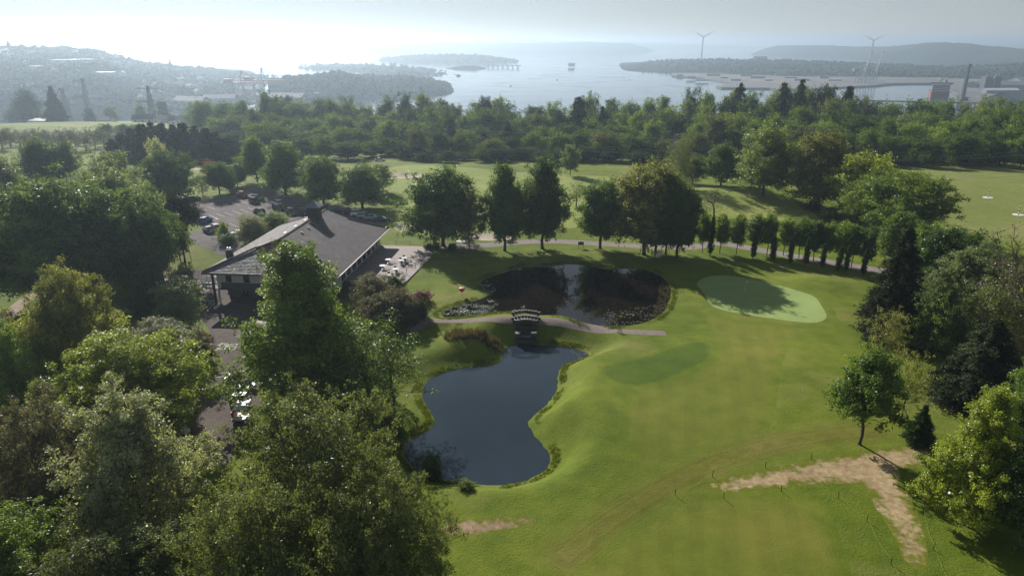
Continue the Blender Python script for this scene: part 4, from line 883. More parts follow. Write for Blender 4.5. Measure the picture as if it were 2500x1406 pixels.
# bridge and viaduct
def viaduct(name, label, a, b, n, z, w, th):
    a, b = Vector(a), Vector(b); o = thing(name, label, 'bridge', (a + b) / 2); c = (a + b) / 2; d = b - a; rz = math.atan2(d.y, d.x); L = d.length
    o.rotation_euler.z = rz; MB().box((0, 0, z - c.z), (L, w, th)).obj('deck', CONC, o); MB().box((0, -w / 2, z - c.z + th / 2 + .5), (L, .4, 1)).obj('parapet', CONC, o)
    for k in range(n): MB().box((-L / 2 + L * (k + .5) / n, 0, (z + SEA) / 2 - c.z - 1), (2.2, w * .8, z - SEA + 1)).obj('pier', CONC, o)
viaduct('causeway_bridge', 'low bridge between causeway and peninsula', at(1186, 166, SEA), at(1270, 167, SEA), 7, SEA + 9, 12, 2.5)
viaduct('rail_viaduct', 'long low viaduct in front of the red ship', at(2085, 254, SEA), at(2440, 262, SEA), 9, SEA + 5, 8, 1.6)
# ship
p = at(2293, 241, SEA); o = thing('cargo_ship', 'red cargo ship moored stern-on at the dock quay', 'ship', p, R(-28))
RED = plain('ship_red', (.20, .045, .04), .6); RU = plain('ship_upper', (.16, .12, .12), .55)
hull = [(-14, 0), (14, 0), (15.5, 20), (15.5, 80), (9, 112), (0, 122), (-9, 112), (-15.5, 80), (-15.5, 20)]
MB().prism(hull, -3, 11).obj('hull', RED, o); MB().box((0, 14, 17), (27, 20, 12)).obj('superstructure', RU, o); MB().box((0, 14, 24), (24, 14, 2.2)).obj('bridge_deck', WHITEP, o); MB().box((0, 11, 26.4), (36, 6, 2)).obj('bridge_wing', RU, o)
for k in range(3): MB().box((0, 3.8, 13 + 3.2 * k), (22, .5, .8)).obj('deck_rail', WHITEP, o)
MB().tube((7, 22, 24), (7, 22, 32), 2, 1.8, 8).obj('funnel', RED, o); MB().box((0, 66, 12.5), (24, 60, 3)).obj('hatch_covers', RU, o)
for k in range(2): MB().tube((0, 55 + 26 * k, 12), (0, 55 + 26 * k, 30), 1).tube((0, 55 + 26 * k, 28), (8, 70 + 26 * k, 34), .6).obj('deck_crane', STEEL, o)
p = at(2349, 246, QZ); o = thing('dock_mast', 'tall slender dark mast beside the red ship', 'crane', p); H = at_y(2347, 158, p.y).z - p.z
MB().tube((0, 0, 0), (0, 0, H * .65), 3.4, 3.0, 6).obj('lower_mast', DARKST, o); MB().tube((0, 0, H * .65), (0, 0, H * .97), 2.2, 2.0, 6).obj('upper_mast', DARKST, o); MB().box((0, 0, H * .985), (5.5, 5.5, 3)).obj('mast_head', DARKST, o); MB().box((0, 0, 3), (12, 12, 6)).obj('base', DARKST, o)
for i, x in enumerate((2403, 2425)):
    p = at(x, 223, QZ); H = at_y(x, 187, p.y).z - p.z; o = thing('silo', ['left', 'right'][i] + ' one of the twin dark silo towers at the dock', 'silo', p)
    MB().box((0, 0, H / 2), (14, 14, H)).obj('tower', DARKST, o); MB().box((-6.6, -6.9, H / 2), (2.2, .9, H + .6)).obj('corner_strip', CONC, o); MB().box((0, 0, H + 1.5), (3, 3, 3)).obj('roof_vent', STEEL, o)
def shed(px, py, w, d, h, rz, label, roof=ROOFR, wall=STEEL, z=None, cat='warehouse', rise=.22, name='warehouse', group=None):
    p = at(px, py, QZ if z is None else z); o = thing(name, label, cat, p, rz, group)
    MB().box((0, 0, h / 2), (w, d, h)).obj('wall', wall, o); e = .6
    m = MB(); r = h + d * rise
    m.slab([(-w / 2 - e, -d / 2 - e, h), (w / 2 + e, -d / 2 - e, h), (w / 2 + e, 0, r), (-w / 2 - e, 0, r)], .35).slab([(-w / 2 - e, 0, r), (w / 2 + e, 0, r), (w / 2 + e, d / 2 + e, h), (-w / 2 - e, d / 2 + e, h)], .35); m.obj('roof', roof, o)
    for s in (-1, 1): MB().add([(s * w / 2, -d / 2, h), (s * w / 2, d / 2, h), (s * w / 2, 0, r - .3)], [[0, 1, 2]]).obj('gable', wall, o); return o
shed(2450, 222, 60, 34, 12, R(-12), 'grey warehouse right of the silo towers', STEEL); shed(2490, 212, 44, 30, 14, R(20), 'pale warehouse at the right edge of the dock', STEEL, WHITEP)
shed(2440, 228, 66, 16, 6, R(4), 'long low pale-roofed shed before the silo towers', WHITEP); shed(2480, 262, 90, 50, 12, R(28), 'large dark curved-looking warehouse nearest the dock trees', DARKST); shed(2380, 214, 30, 22, 8, R(30), 'small grey warehouse left of the silo towers', STEEL)
shed(1395, 163, 26, 20, 10, 0, 'blocky ruin-like building on the peninsula shore', ROOFR, ROOFR, SEA + 3); shed(1855, 150, 50, 30, 12, 0, 'barn on the ridge right of the first turbine', ROOFR, ROOFR, SEA + 24)
shed(700, 249, 66, 30, 8, R(-10), 'long hazy warehouse at the port below the headland', MATTE, MATTE); shed(780, 243, 40, 22, 7, R(5), 'second hazy port warehouse nearer the shore', MATTE, MATTE); shed(540, 252, 50, 26, 8, R(6), 'pale port shed left of the red cranes', MATTE, MATTE)
shed(470, 256, 50, 26, 7, R(-12), 'striped-roof port shed behind the houses', MATTE, MATTE); shed(612, 228, 40, 22, 8, R(0), 'pale-roofed shed behind the red cranes', MATTE, MATTE)
for i in range(16):      # parked containers and sheds on the quay
    x = 1660 + i * 27; shed(x, 186 + 6 * (i % 3), 18 + 7 * (i % 4), 8, 4 + (i % 2) * 2, R(-6), f'{ordinal(i)} low container block from the left on the far quay', [BRNG, STEEL, WHITEP][i % 3], [BRNG, STEEL][i % 2], name='container_block', cat='containers', group='container blocks on the far quay', rise=.02)
for i, (x, y) in enumerate([(1521, 190), (1537, 196), (1247, 211), (1360, 196)]):
    p = at(x, y, SEA); o = thing('boat', ['left one of two small boats off the quay shore', 'right one of two small boats off the quay shore', 'lone buoy-like boat nearest the belt', 'tiny boat in mid bay'][i], 'boat', p, R(20), 'small boats in the bay', (.6, .6, .6))
    MB().prism([(-5, -1.6), (4, -1.6), (7, 0), (4, 1.6), (-5, 1.6)], -.3, 1.3).obj('hull', DARKST, o); MB().box((-1.5, 0, 2.2), (3.5, 2.2, 1.8)).obj('cabin', WHITEP, o)
# houses on the town hillside
def house(p, w, d, h, rz, label, roof, wall, group=None, windows=0, chim=True):
    o = thing('house', label, 'house', p, rz, group); e = .4; r = h + d * .33
    MB().box((0, 0, h / 2 - .6), (w, d, h + 1.2)).obj('wall', wall, o)
    m = MB().slab([(-w / 2 - e, -d / 2 - e, h - .15), (w / 2 + e, -d / 2 - e, h - .15), (w / 2 + e, 0, r), (-w / 2 - e, 0, r)], .22).slab([(-w / 2 - e, 0, r), (w / 2 + e, 0, r), (w / 2 + e, d / 2 + e, h - .15), (-w / 2 - e, d / 2 + e, h - .15)], .22); rf = m.obj('roof', roof, o)
    for s in (-1, 1): MB().add([(s * w / 2, -d / 2, h), (s * w / 2, d / 2, h), (s * w / 2, 0, r - .2)], [[0, 1, 2]]).obj('gable', wall, o)
    if chim: MB().box((w * .32, 0, r + .3), (.9, .7, 1.8)).obj('chimney', ROOFR, rf)
    for k in range(windows):
        for zz in ([h * .28, h * .72] if h > 4.4 else [h * .5]):
            f = MB().box((-w / 2 + w * (k + .5) / windows, -d / 2 - .03, zz), (1.2, .1, 1.25)).obj('window', WHITEP, o); MB().box((-w / 2 + w * (k + .5) / windows, -d / 2 - .09, zz), (1.0, .06, 1.05)).obj('pane', GLASS, f)
    return o
hs = sorted([(rt.uniform(-20, 720), rt.uniform(.12, .93)) for _ in range(64)])
for tier, lo, hi in (('lower', 0, .4), ('middle', .4, .66), ('upper', .66, 1)):
    for i, (x, s) in enumerate([q for q in hs if lo <= q[1] < hi]):
        p = PTOWN(x, s); k = rt.random(); house(p, rt.uniform(9, 20), rt.uniform(7, 10), rt.uniform(4, 7), rt.uniform(0, 3.1), f'{ordinal(i)} tiny house from the left in the {tier} tier of the hillside town', SHEEN if k < .10 else ROOFR, RENDER_W if k < .8 else WHITEP, 'houses of the hillside town', chim=False)
for i, (x, s, w) in enumerate([(188, .60, 46), (232, .61, 40), (118, .5, 22), (280, .42, 30)]):
    p = PTOWN(x, s); o = thing('factory', ['left long white-roofed factory on the town hill', 'right long white-roofed factory on the town hill', 'small bright-roofed factory low on the town hill', 'bright-roofed block beside the trees on the town hill'][i], 'factory', p, R(5)); MB().box((0, 0, 2), (w, 14, 8)).obj('wall', RENDER_W, o); MB().box((0, 0, 6.3), (w + 1, 15, .5)).obj('roof', SHEEN, o)
# houses on the near shoulder
for x, y, w, d, h, a, l, wl, wn_ in [(458,540,15,8,5.4,-10,'white two-storey house with a row of windows at the field',WHITEP,4),(352,560,15,9,3.4,15,'long-roofed bungalow left in the group of houses',RENDER_W,3),(405,575,16,9,3.6,-12,'wide-roofed bungalow in the middle of the houses',RENDER_W,3),(432,548,12,8,4.2,30,'grey-roofed house touching the white two-storey house',RENDER_W,2),(480,590,13,8,4.6,20,'grey-roofed house behind the white two-storey house',RENDER_W,2),(262,585,13,8,3.4,-20,'low house between the shed and the bungalows',RENDER_W,2),(48,620,14,8,3.6,8,'low house at the left edge behind the field',RENDER_W,2),(470,515,12,7,3,-8,'low cottage in front of the white two-storey house',RENDER_W,2)]:
    house(on_ground(x, y), w, d, h, R(a), l, ROOFR, wl, 'houses above the sloping field', wn_)
p = on_ground(100, 560); o = thing('farm_shed', 'shed with glaring white roof above the sloping field', 'shed', p, R(-8)); MB().box((0, 0, 1.5), (16, 9, 3.6)).obj('wall', RENDER_W, o); MB().slab([(-8.5, -5, 3.4), (8.5, -5, 3.4), (8.5, 5, 4.4), (-8.5, 5, 4.4)], .25).obj('roof', SHEEN, o)
# ------------------------------------------------------------------ clubhouse
CLO, CLR = Vector((-30.02, 119.46, 0)), math.atan2(-.1004, .9949)
CLM = Matrix.Translation(CLO) @ Matrix.Rotation(CLR, 4, 'Z')
def roof_mat(name, c0, c1, c2, axis, pitch, rough=.55):
    q = NT(name); tc = q.n('ShaderNodeTexCoord'); br = q.n('ShaderNodeTexBrick', i_Scale=1.0); br.offset = .5
    mp = q.n('ShaderNodeMapping'); q.l(tc.outputs['Object'], mp.inputs['Vector'])
    if axis == 'y': mp.inputs['Rotation'].default_value = (0, 0, R(90))
    q.l(mp.outputs[0], br.inputs['Vector']); br.inputs['Brick Width'].default_value = .33; br.inputs['Row Height'].default_value = pitch; br.inputs['Mortar Size'].default_value = .012
    br.inputs['Color1'].default_value = c4(c0); br.inputs['Color2'].default_value = c4(c2); br.inputs['Mortar'].default_value = c4(tuple(.4 * v for v in c0))
    nz = q.noise(.5, tc.outputs['Object'], 5, .65); st = q.noise(2.5, tc.outputs['Object'], 4)
    col = q.mix(.55, br.outputs['Color'], q.ramp(nz.outputs['Fac'], [(.35, c0), (.5, c1), (.66, c2)]).outputs[0])
    b = q.n('ShaderNodeBsdfPrincipled'); b.inputs['Specular IOR Level'].default_value = .25; q.l(q.ramp(st.outputs['Fac'], [(.3, rough + .15), (.7, min(1, rough + .45))]).outputs[0], b.inputs['Roughness'])
    q.l(col, b.inputs['Base Color']); q.l(q.bump(br.outputs['Fac'], -.4, .01), b.inputs['Normal']); q.l(b.outputs[0], q.out.inputs[0]); return q.m
TILE = roof_mat('roof_tile', (.080, .070, .069), (.112, .099, .097), (.15, .133, .13), 'y', .42, .5)
SLATE = roof_mat('roof_slate', (.07, .07, .072), (.14, .14, .14), (.24, .24, .235), 'x', .36, .42)
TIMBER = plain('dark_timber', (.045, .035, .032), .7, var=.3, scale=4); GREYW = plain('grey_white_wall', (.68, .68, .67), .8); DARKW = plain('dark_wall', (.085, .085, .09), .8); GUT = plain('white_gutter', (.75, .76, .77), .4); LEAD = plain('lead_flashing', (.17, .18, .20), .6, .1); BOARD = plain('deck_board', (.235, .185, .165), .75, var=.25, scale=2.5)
club = thing('clubhouse', 'large clubhouse with brown tiled gambled roof and dark cupola', 'building', CLO, CLR)
club['label'] = 'large clubhouse with broad brown tiled roof and dark cupola'
EZ, RZ, XM, HW, YN, YF, GN, GF = 3.4, 8.3, -12.5, 12.5, -4.7, 28.9, 2.4, 24.0
def yn(t): return GN - .9 if t < .4 else (GN + (YN - GN) * (t - .4) / .6)
def yf(t): return GF + .9 if t < .4 else (GF + (YF - GF) * (t - .4) / .6)
N = 34
for s in (-1, 1):
    m = MB(); edge = np.linspace(0, 1, N + 1)
    for k in range(N):
        t0, t1 = edge[k], edge[k + 1] + .006; tm = (t0 + t1) / 2; z0, z1 = RZ + (EZ - RZ) * t0 - .02, RZ + (EZ - RZ) * t1 + .075
        a0, a1, b0, b1 = yn(t0 + 1e-6), yn(min(1, t1)), yf(t0 + 1e-6), yf(min(1, t1))
        if t0 < .4 <= t1: a1, b1 = a0, b0
        x0, x1 = XM + s * HW * t0, XM + s * HW * t1
        m.slab([(x0, a0, z0), (x0, b0, z0), (x1, b1, z1), (x1, a1, z1)] if s < 0 else [(x0, b0, z0), (x0, a0, z0), (x1, a1, z1), (x1, b1, z1)], .06)
    o = m.obj('roof_tiles', TILE, club); o['kind'] = 'stuff'; o['label'] = 'courses of brown tiles on one long roof slope'
for g, y in ((GN, YN), (GF, YF)):
    m = MB(); n = 20
    for k in range(n):
        t0, t1 = k / n, (k + 1) / n + .008; z0, z1 = 6.34 + (EZ - 6.34) * t0 - .02, 6.34 + (EZ - 6.34) * t1 + .05; y0, y1 = g + (y - g) * t0, g + (y - g) * t1; h0, h1 = 5 + 7.5 * t0, 5 + 7.5 * min(1, t1)
        P = [(XM - h0, y0, z0), (XM + h0, y0, z0), (XM + h1, y1, z1), (XM - h1, y1, z1)]
        m.slab(P if y > g else P[::-1], .05)
    o = m.obj('hip_slates', SLATE, club); o['kind'] = 'stuff'; o['label'] = 'weathered grey slates on the hipped end'
    d = -1 if y < g else 1
    MB().add([(XM - 5, g, 6.34), (XM + 5, g, 6.34), (XM, g, 8.25), (XM - 5, g - d * .3, 6.34), (XM + 5, g - d * .3, 6.34), (XM, g - d * .3, 8.25)], [[0, 1, 2], [5, 4, 3], [0, 3, 4, 1], [1, 4, 5, 2], [2, 5, 3, 0]]).obj('gable_wall', TIMBER, club)
    MB().box((XM, g + d * .12, 6.52), (9.4, .22, .32)).obj('gable_flashing', LEAD, club)
    for s in (-1, 1):
        MB().add([(XM, g + d * .92, RZ + .10), (XM + s * 5, g + d * .92, 6.44), (XM + s * 5, g + d * .92, 6.1), (XM, g + d * .92, RZ - .24), (XM, g + d * .8, RZ + .10), (XM + s * 5, g + d * .8, 6.44), (XM + s * 5, g + d * .8, 6.1), (XM, g + d * .8, RZ - .24)], [[0, 1, 2, 3], [7, 6, 5, 4], [0, 4, 5, 1], [1, 5, 6, 2], [2, 6, 7, 3], [3, 7, 4, 0]]).obj('verge_board', TIMBER, club)
        MB().tube((XM + s * 5, g + d * .4, 6.42), (XM + s * 12.5, y, EZ + .10), .14, n=6).obj('hip_cap', TILE, club)
MB().tube((XM, GN - .9, RZ + .05), (XM, GF + .9, RZ + .05), .17, n=6).obj('ridge_cap', TILE, club)
for c, d in (((0.06, (YN + YF) / 2, EZ - .14), (.14, YF - YN, .3)), ((-25.06, (YN + YF) / 2, EZ - .14), (.14, YF - YN, .3)), ((XM, YN - .08, EZ - .14), (25.3, .14, .3)), ((XM, YF + .08, EZ - .14), (25.3, .14, .3))): MB().box(c, d).obj('fascia', TIMBER, club)
MB().box((.2, (YN + YF) / 2, EZ - .02), (.13, YF - YN, .12)).obj('gutter', GUT, club)
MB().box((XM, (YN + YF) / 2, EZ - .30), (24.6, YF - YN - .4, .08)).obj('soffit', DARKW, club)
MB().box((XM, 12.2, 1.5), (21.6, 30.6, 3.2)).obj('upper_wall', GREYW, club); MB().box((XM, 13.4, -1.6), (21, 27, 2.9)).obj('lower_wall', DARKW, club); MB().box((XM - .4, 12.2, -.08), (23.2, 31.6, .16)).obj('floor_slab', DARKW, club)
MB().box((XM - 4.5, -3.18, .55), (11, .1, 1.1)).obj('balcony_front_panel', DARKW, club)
for k in range(8):
    y = 2.6 + k * 3.2; f = MB().box((-1.66, y, 1.55), (.14, 1.9, 2.3)).obj('window', TIMBER, club); MB().box((-1.58, y, 1.55), (.06, 1.65, 2.05)).obj('pane', GLASS, f)
for x in (-21, -17.6, -13.4, -9): f = MB().box((x, -3.2, 2.05), (1.0, .16, 1.7)).obj('window', TIMBER, club); MB().box((x, -3.29, 2.05), (.8, .05, 1.5)).obj('pane', GLASS, f)
for x in (-20, -14.5, -9.5): f = MB().box((x, -.16, -1.7), (1.9, .12, 1.9)).obj('lower_window', TIMBER, club); MB().box((x, -.24, -1.7), (1.6, .05, 1.6)).obj('pane', GLASS, f)
for x in (-23.6, -12.4, -1.2): MB().box((x, -3.9, .05), (.34, .34, 6.5)).obj('post', TIMBER, club)
MB().box((-23.15, -3.2, -1.7), (.22, .3, 2.6)).obj('white_strip', GREYW, club)
# balcony on the left corner
bal = MB().box((-25.6, -1.6, -.1), (3.4, 3.6, .22)).obj('balcony', DARKW, club)
for c, d in (((-27.2, -1.6, .95), (.1, 3.6, .1)), ((-25.6, -3.35, .95), (3.2, .1, .1)), ((-25.6, .15, .95), (3.2, .1, .1))): MB().box(c, d).obj('handrail', GUT, bal)
for x, y in [(-27.2, -3.35), (-27.2, -1.6), (-27.2, .15), (-25.6, -3.35), (-25.6, .15), (-24.1, -3.35)]: MB().box((x, y, .45), (.07, .07, 1)).obj('baluster', GUT, bal)
for k in range(4): MB().tube((-25.2 + .5 * k, -4.6, -3), (-25.2 + .5 * k, -4.6, -1.9), .03, n=4).obj('stair_rail_post', GUT, club)
MB().box((-24.4, -4.6, -1.9), (1.9, .06, .06)).obj('stair_rail', GUT, club); MB().box((-22.6, -5.6, -2.75), (.5, 1.6, .35)).obj('step', GREYW, club)
# cupola, chimney, vents, flat porch
cup = thing('cupola', None, None, (XM, 18.6, 0)); cup.parent = club
for k in ('label', 'category'): cup.pop(k, None)
MB().box((0, 0, 9.0), (2.2, 2.2, 3.0)).obj('cupola_body', TIMBER, cup); MB().add([(-1.6, -1.6, 10.5), (1.6, -1.6, 10.5), (1.6, 1.6, 10.5), (-1.6, 1.6, 10.5), (0, 0, 11.6), (-1.6, -1.6, 10.35), (1.6, -1.6, 10.35), (1.6, 1.6, 10.35), (-1.6, 1.6, 10.35)], [[0, 1, 4], [1, 2, 4], [2, 3, 4], [3, 0, 4], [0, 5, 6, 1], [1, 6, 7, 2], [2, 7, 8, 3], [3, 8, 5, 0], [8, 7, 6, 5]]).obj('cupola_cap', LEAD, cup)
for k in range(5): MB().box((0, -1.14, 8.4 + .4 * k), (1.8, .1, .12)).obj('louvre', DARKST, cup)
ch = MB().box((-23.3, 2.6, 4.6), (1.0, 1.0, 1.9)).obj('chimney', DARKW, club)
for x in (-.25, .25): MB().lathe([(.14, 0), (.12, .4), (.16, .42)], (-23.3 + x, 2.6, 5.55), 8).obj('chimney_pot', GUT, ch)
for y in (7.5, 11, 13.5, 16): MB().box((XM + 1.6, y, RZ - .48), (.34, .34, .34)).obj('roof_vent', DARKST, club)
for y in (7, 12, 17): MB().box((XM - 1.5, y, RZ - .40), (.3, 1.1, .12)).obj('ridge_vent', GUT, club)
MB().box((-26.6, 10.5, 1.2), (3.6, 5.2, .25)).obj('porch_roof', plain('white_membrane', (.8, .8, .78), .5), club)
for y in (8.2, 12.8): MB().box((-28.1, y, -.9), (.25, .25, 4.0)).obj('porch_post', GUT, club)

# ------------------------------------------------------------------ terrace
ter = thing('terrace', 'brown boarded terrace with tables beside the clubhouse', 'terrace', CLO, CLR); loc = lambda p: CLM.inverted() @ Vector(p)
tn, tf = loc(at(985, 693, .1)), loc(at(1078, 603, .1)); n = 34; m = MB()
for k in range(n):
    f0, f1 = k / n, (k + .93) / n; X = lambda f, y: -1.5 + f * ((tn.x + (tf.x - tn.x) * (y - tn.y) / (tf.y - tn.y)) + 1.5)
    m.slab([(X(f0, tn.y), tn.y, .14), (X(f1, tn.y), tn.y, .14), (X(f1, tf.y), tf.y, .14), (X(f0, tf.y), tf.y, .14)], .06)
o = m.obj('deck_boards', BOARD, ter); o['kind'] = 'stuff'; o['label'] = 'narrow brown boards of the terrace floor'
MB().prism([(-1.7, tn.y), (tn.x, tn.y), (tf.x, tf.y), (-1.7, tf.y)], -3, .06).obj('terrace_base', DARKW, ter)
MB().slab([(tn.x, tn.y, .2), (tn.x + .18, tn.y, .2), (tf.x + .18, tf.y, .2), (tf.x, tf.y, .2)], .5).obj('edge_beam', TIMBER, ter); MB().box(((tn.x - 1.6) / 2, tn.y - .1, .0), (tn.x + 1.6, .16, .5)).obj('edge_beam', TIMBER, ter)
MET = plain('brushed_metal', (.50, .50, .50), .35, .7); CHR = plain('chair_frame', (.16, .15, .15), .45, .5)
tabs = [((948, 633), 'shaded by the clubhouse', 2), ((934, 648), 'half shaded by the clubhouse', 2), ((987, 629), 'at the terrace far end', 4), ((979, 635), 'next to the far-end table', 3), ((966, 656), 'in mid terrace', 4), ((950, 671), 'nearest the brown shrubs', 4)]
_tm = {}
def share(key, make):
    if key not in _tm: _tm[key] = make()
    return _tm[key]
SIDES = ['far', 'right', 'near', 'left']
for (px, py), d, nc in tabs:
    p = at(px, py, .9); p.z = .142; o = thing('round_table', f'round metal table {d}', 'table', p, 0, 'round tables on the terrace')
    link('table_top', share('tt', lambda: MB().lathe([(.05, .70), (.62, .70), (.65, .73), (.62, .755), (.05, .755)], n=18).me('table_top', MET)), o)
    link('pedestal', share('tp', lambda: MB().tube((0, 0, .05), (0, 0, .7), .05, n=8).me('pedestal', CHR)), o); link('base', share('tb', lambda: MB().lathe([(.32, 0), (.3, .05), (.06, .08)], n=12).me('base', CHR)), o)
    for k in range(nc):
        a = R(90 - 90 * k + 14); c = thing('chair', f'metal chair on the {SIDES[k]} side of the round table {d}', 'chair', p + Vector((math.cos(a) * .98, math.sin(a) * .98, 0)), a - R(90), 'metal chairs on the terrace')
        link('seat', share('cs', lambda: MB().box((0, 0, .45), (.46, .46, .045)).me('seat', MET)), c); link('backrest', share('cb', lambda: MB().slab([(-.24, .23, .52), (.24, .23, .52), (.22, .31, .92), (-.22, .31, .92)], .05).me('backrest', CHR)), c)
        for sx in (-1, 1):
            link('arm', share('ca%d' % sx, lambda: MB().box((sx * .25, 0, .66), (.05, .46, .04)).me('arm', CHR)), c)
            for sy in (-1, 1): link('leg', share('cl%d%d' % (sx, sy), lambda: MB().tube((sx * .21, sy * .21, 0), (sx * .2, sy * .2, .45), .022, n=5).me('leg', CHR)), c)
for i, (px, py) in enumerate([(1031, 640), (1014, 655), (993, 669), (1051, 624)]):
    p = at(px, py, .2); o = thing('bollard_light', ['second', 'third', 'nearest', 'farthest'][i] + ' small black bollard light along the terrace edge', 'bollard', p, 0, 'bollard lights on the terrace edge'); link('post', share('bo', lambda: MB().tube((0, 0, 0), (0, 0, .75), .05, n=7).me('post', DARKST)), o); link('lamp_head', share('bh', lambda: MB().lathe([(.05, .75), (.11, .78), (.11, .9), (.03, .94)], n=8).me('lamp_head', DARKST)), o)
def rail_fence(pts, label, h=1.0, step=2.4, mat=None):
    P = resample(np.array([(p.x, p.y) for p in pts]), step, closed=False); o = thing('rail_fence', label, 'fence', pts[0]); o0 = pts[0]; mt = mat or DARKST; Q = [Vector((x, y, gz(x, y))) - o0 for x, y in P]
    pm = share(('fp', h), lambda: MB().box((0, 0, h / 2), (.07, .07, h)).me('post', mt))
    for q in Q: link('post', pm, o, q)
    for zz in (.5, .95): MB().path([q + Vector((0, 0, zz * h)) for q in Q], .028, 4).obj('rail', mt, o)
rail_fence([gp(932, 600), gp(985, 597), gp(1035, 596)], 'thin dark rail fence behind the terrace', .9); rail_fence([gp(1040, 591), gp(1140, 596)], 'thin dark rail fence under the chestnut by the path', .8)
rail_fence([gp(945, 493), gp(1000, 487)], 'low grey fence by the round sunlit-topped tree', .9); rail_fence([gp(1508, 812), gp(1518, 812)], 'short rusty rail beside the dam path', .8, 1.0, plain('rust', (.16, .07, .04), .8))

# ------------------------------------------------------------------ hut, boards, bridge
p = gp(600, 866); hut = thing('hut', 'dark brown timber hut beside the service lane', 'hut', p, R(-10)); BRW = plain('brown_boards', (.085, .058, .045), .8, var=.3, scale=5)
MB().box((3.2, 2.6, 1.5), (6.4, 5.2, 3.4)).obj('wall', BRW, hut); MB().slab([(-.9, -.9, 3.15), (7.2, -.9, 3.15), (7.2, 2.6, 4.3), (-.9, 2.6, 4.3)], .15).slab([(-.9, 2.6, 4.3), (7.2, 2.6, 4.3), (7.2, 6.1, 3.15), (-.9, 6.1, 3.15)], .15).obj('roof', plain('felt_roof', (.22, .19, .175), .8, var=.35, scale=1.5), hut); MB().box((-.04, 1.2, 1.2), (.1, 1.1, 2.1)).obj('door', TIMBER, hut)
for k in range(9): MB().box((.35 + .7 * k, -.02, 1.5), (.66, .05, 3.36)).obj('board', BRW, hut)
tag(MB().slab([(0, 0, 0), (2.1, -.1, 0), (2.1, .35, 1.5), (0, .45, 1.55)], .06).obj('leaning_board', plain('grey_board', (.46, .47, .50), .6), loc=gp(606, 866) + Vector((.2, -.75, .1))), 'pale grey board leaning against the hut', 'board')
p = gp(561, 958); o = thing('notice_board', 'tall dark board standing at the lane side before the carts', 'sign', p, R(4)); MB().box((0, .0, 1.5), (.28, 1.5, 1.9)).obj('panel', DARKST, o); MB().box((0, 0, 2.48), (.32, 1.54, .06)).obj('cap', WHITEP, o)  # white cap paints the sunlit look onto the top of the dark board
for y in (-.6, .6): MB().box((0, y, .28), (.12, .12, .6)).obj('post', DARKST, o)
# bridge over the weir: every stone of its parapets
bc = at(1284, 779, 0); br = thing('footbridge', 'small humped stone footbridge on the dam path', 'bridge', (bc.x, bc.y, 0), R(-1)); STONE = plain('dark_stone', (.05, .046, .042), .9, var=.4, scale=3); COPE = plain('pale_coping', (.17, .165, .15), .85, var=.3, scale=3)
hump = lambda x: .42 * math.cos(x / 2.3 * 1.5) if abs(x) < 2.3 else 0
m = MB()
for k in range(8):
    a, b = -2.2 + .55 * k, -2.2 + .55 * (k + 1); m.slab([(a, -1.0, hump(a)), (b, -1.0, hump(b)), (b, 1.0, hump(b)), (a, 1.0, hump(a))], .25)
m.obj('deck', CONC, br); rs = random.Random(4)
for y in (-1.15, 1.15):
    par = MB().box((0, y, .0), (4.3, .22, .5)).obj('parapet', STONE, br)
    for k in range(9):
        x = -2.1 + .525 * k; MB().box((x, y, hump(x) + .42 + rs.uniform(-.04, .04)), (.46, .30, .42)).obj('stone', STONE, par); MB().box((x, y, hump(x) + .68 + rs.uniform(-.03, .03)), (.44, .34, .12)).obj('coping_stone', COPE, par)
for x in (-1.35, 1.35): MB().box((x, -1.2, -1.1), (.7, .9, 2.0)).obj('abutment', STONE, br)
MB().box((0, -.6, -1.4), (2.0, .3, 1.6)).obj('weir_wall', STONE, br)
for k in range(3): MB().box((0, -1.5 - .75 * k, -1.35 - .42 * k), (2.1, .8, .35)).obj('weir_step', STONE, br)
for x in (-1.25, 1.25): MB().box((x, -3.4, -1.75), (.75, .8, 1.5)).obj('pier', STONE, br); MB().box((x, -3.4, -.97), (.85, .9, .14)).obj('pier_cap', COPE, br)
MB().box((0, -3.4, -1.55), (1.8, .3, .22)).obj('cross_beam', COPE, br); MB().box((0, -4.1, -2.35), (2.9, .5, .5)).obj('sill', STONE, br)

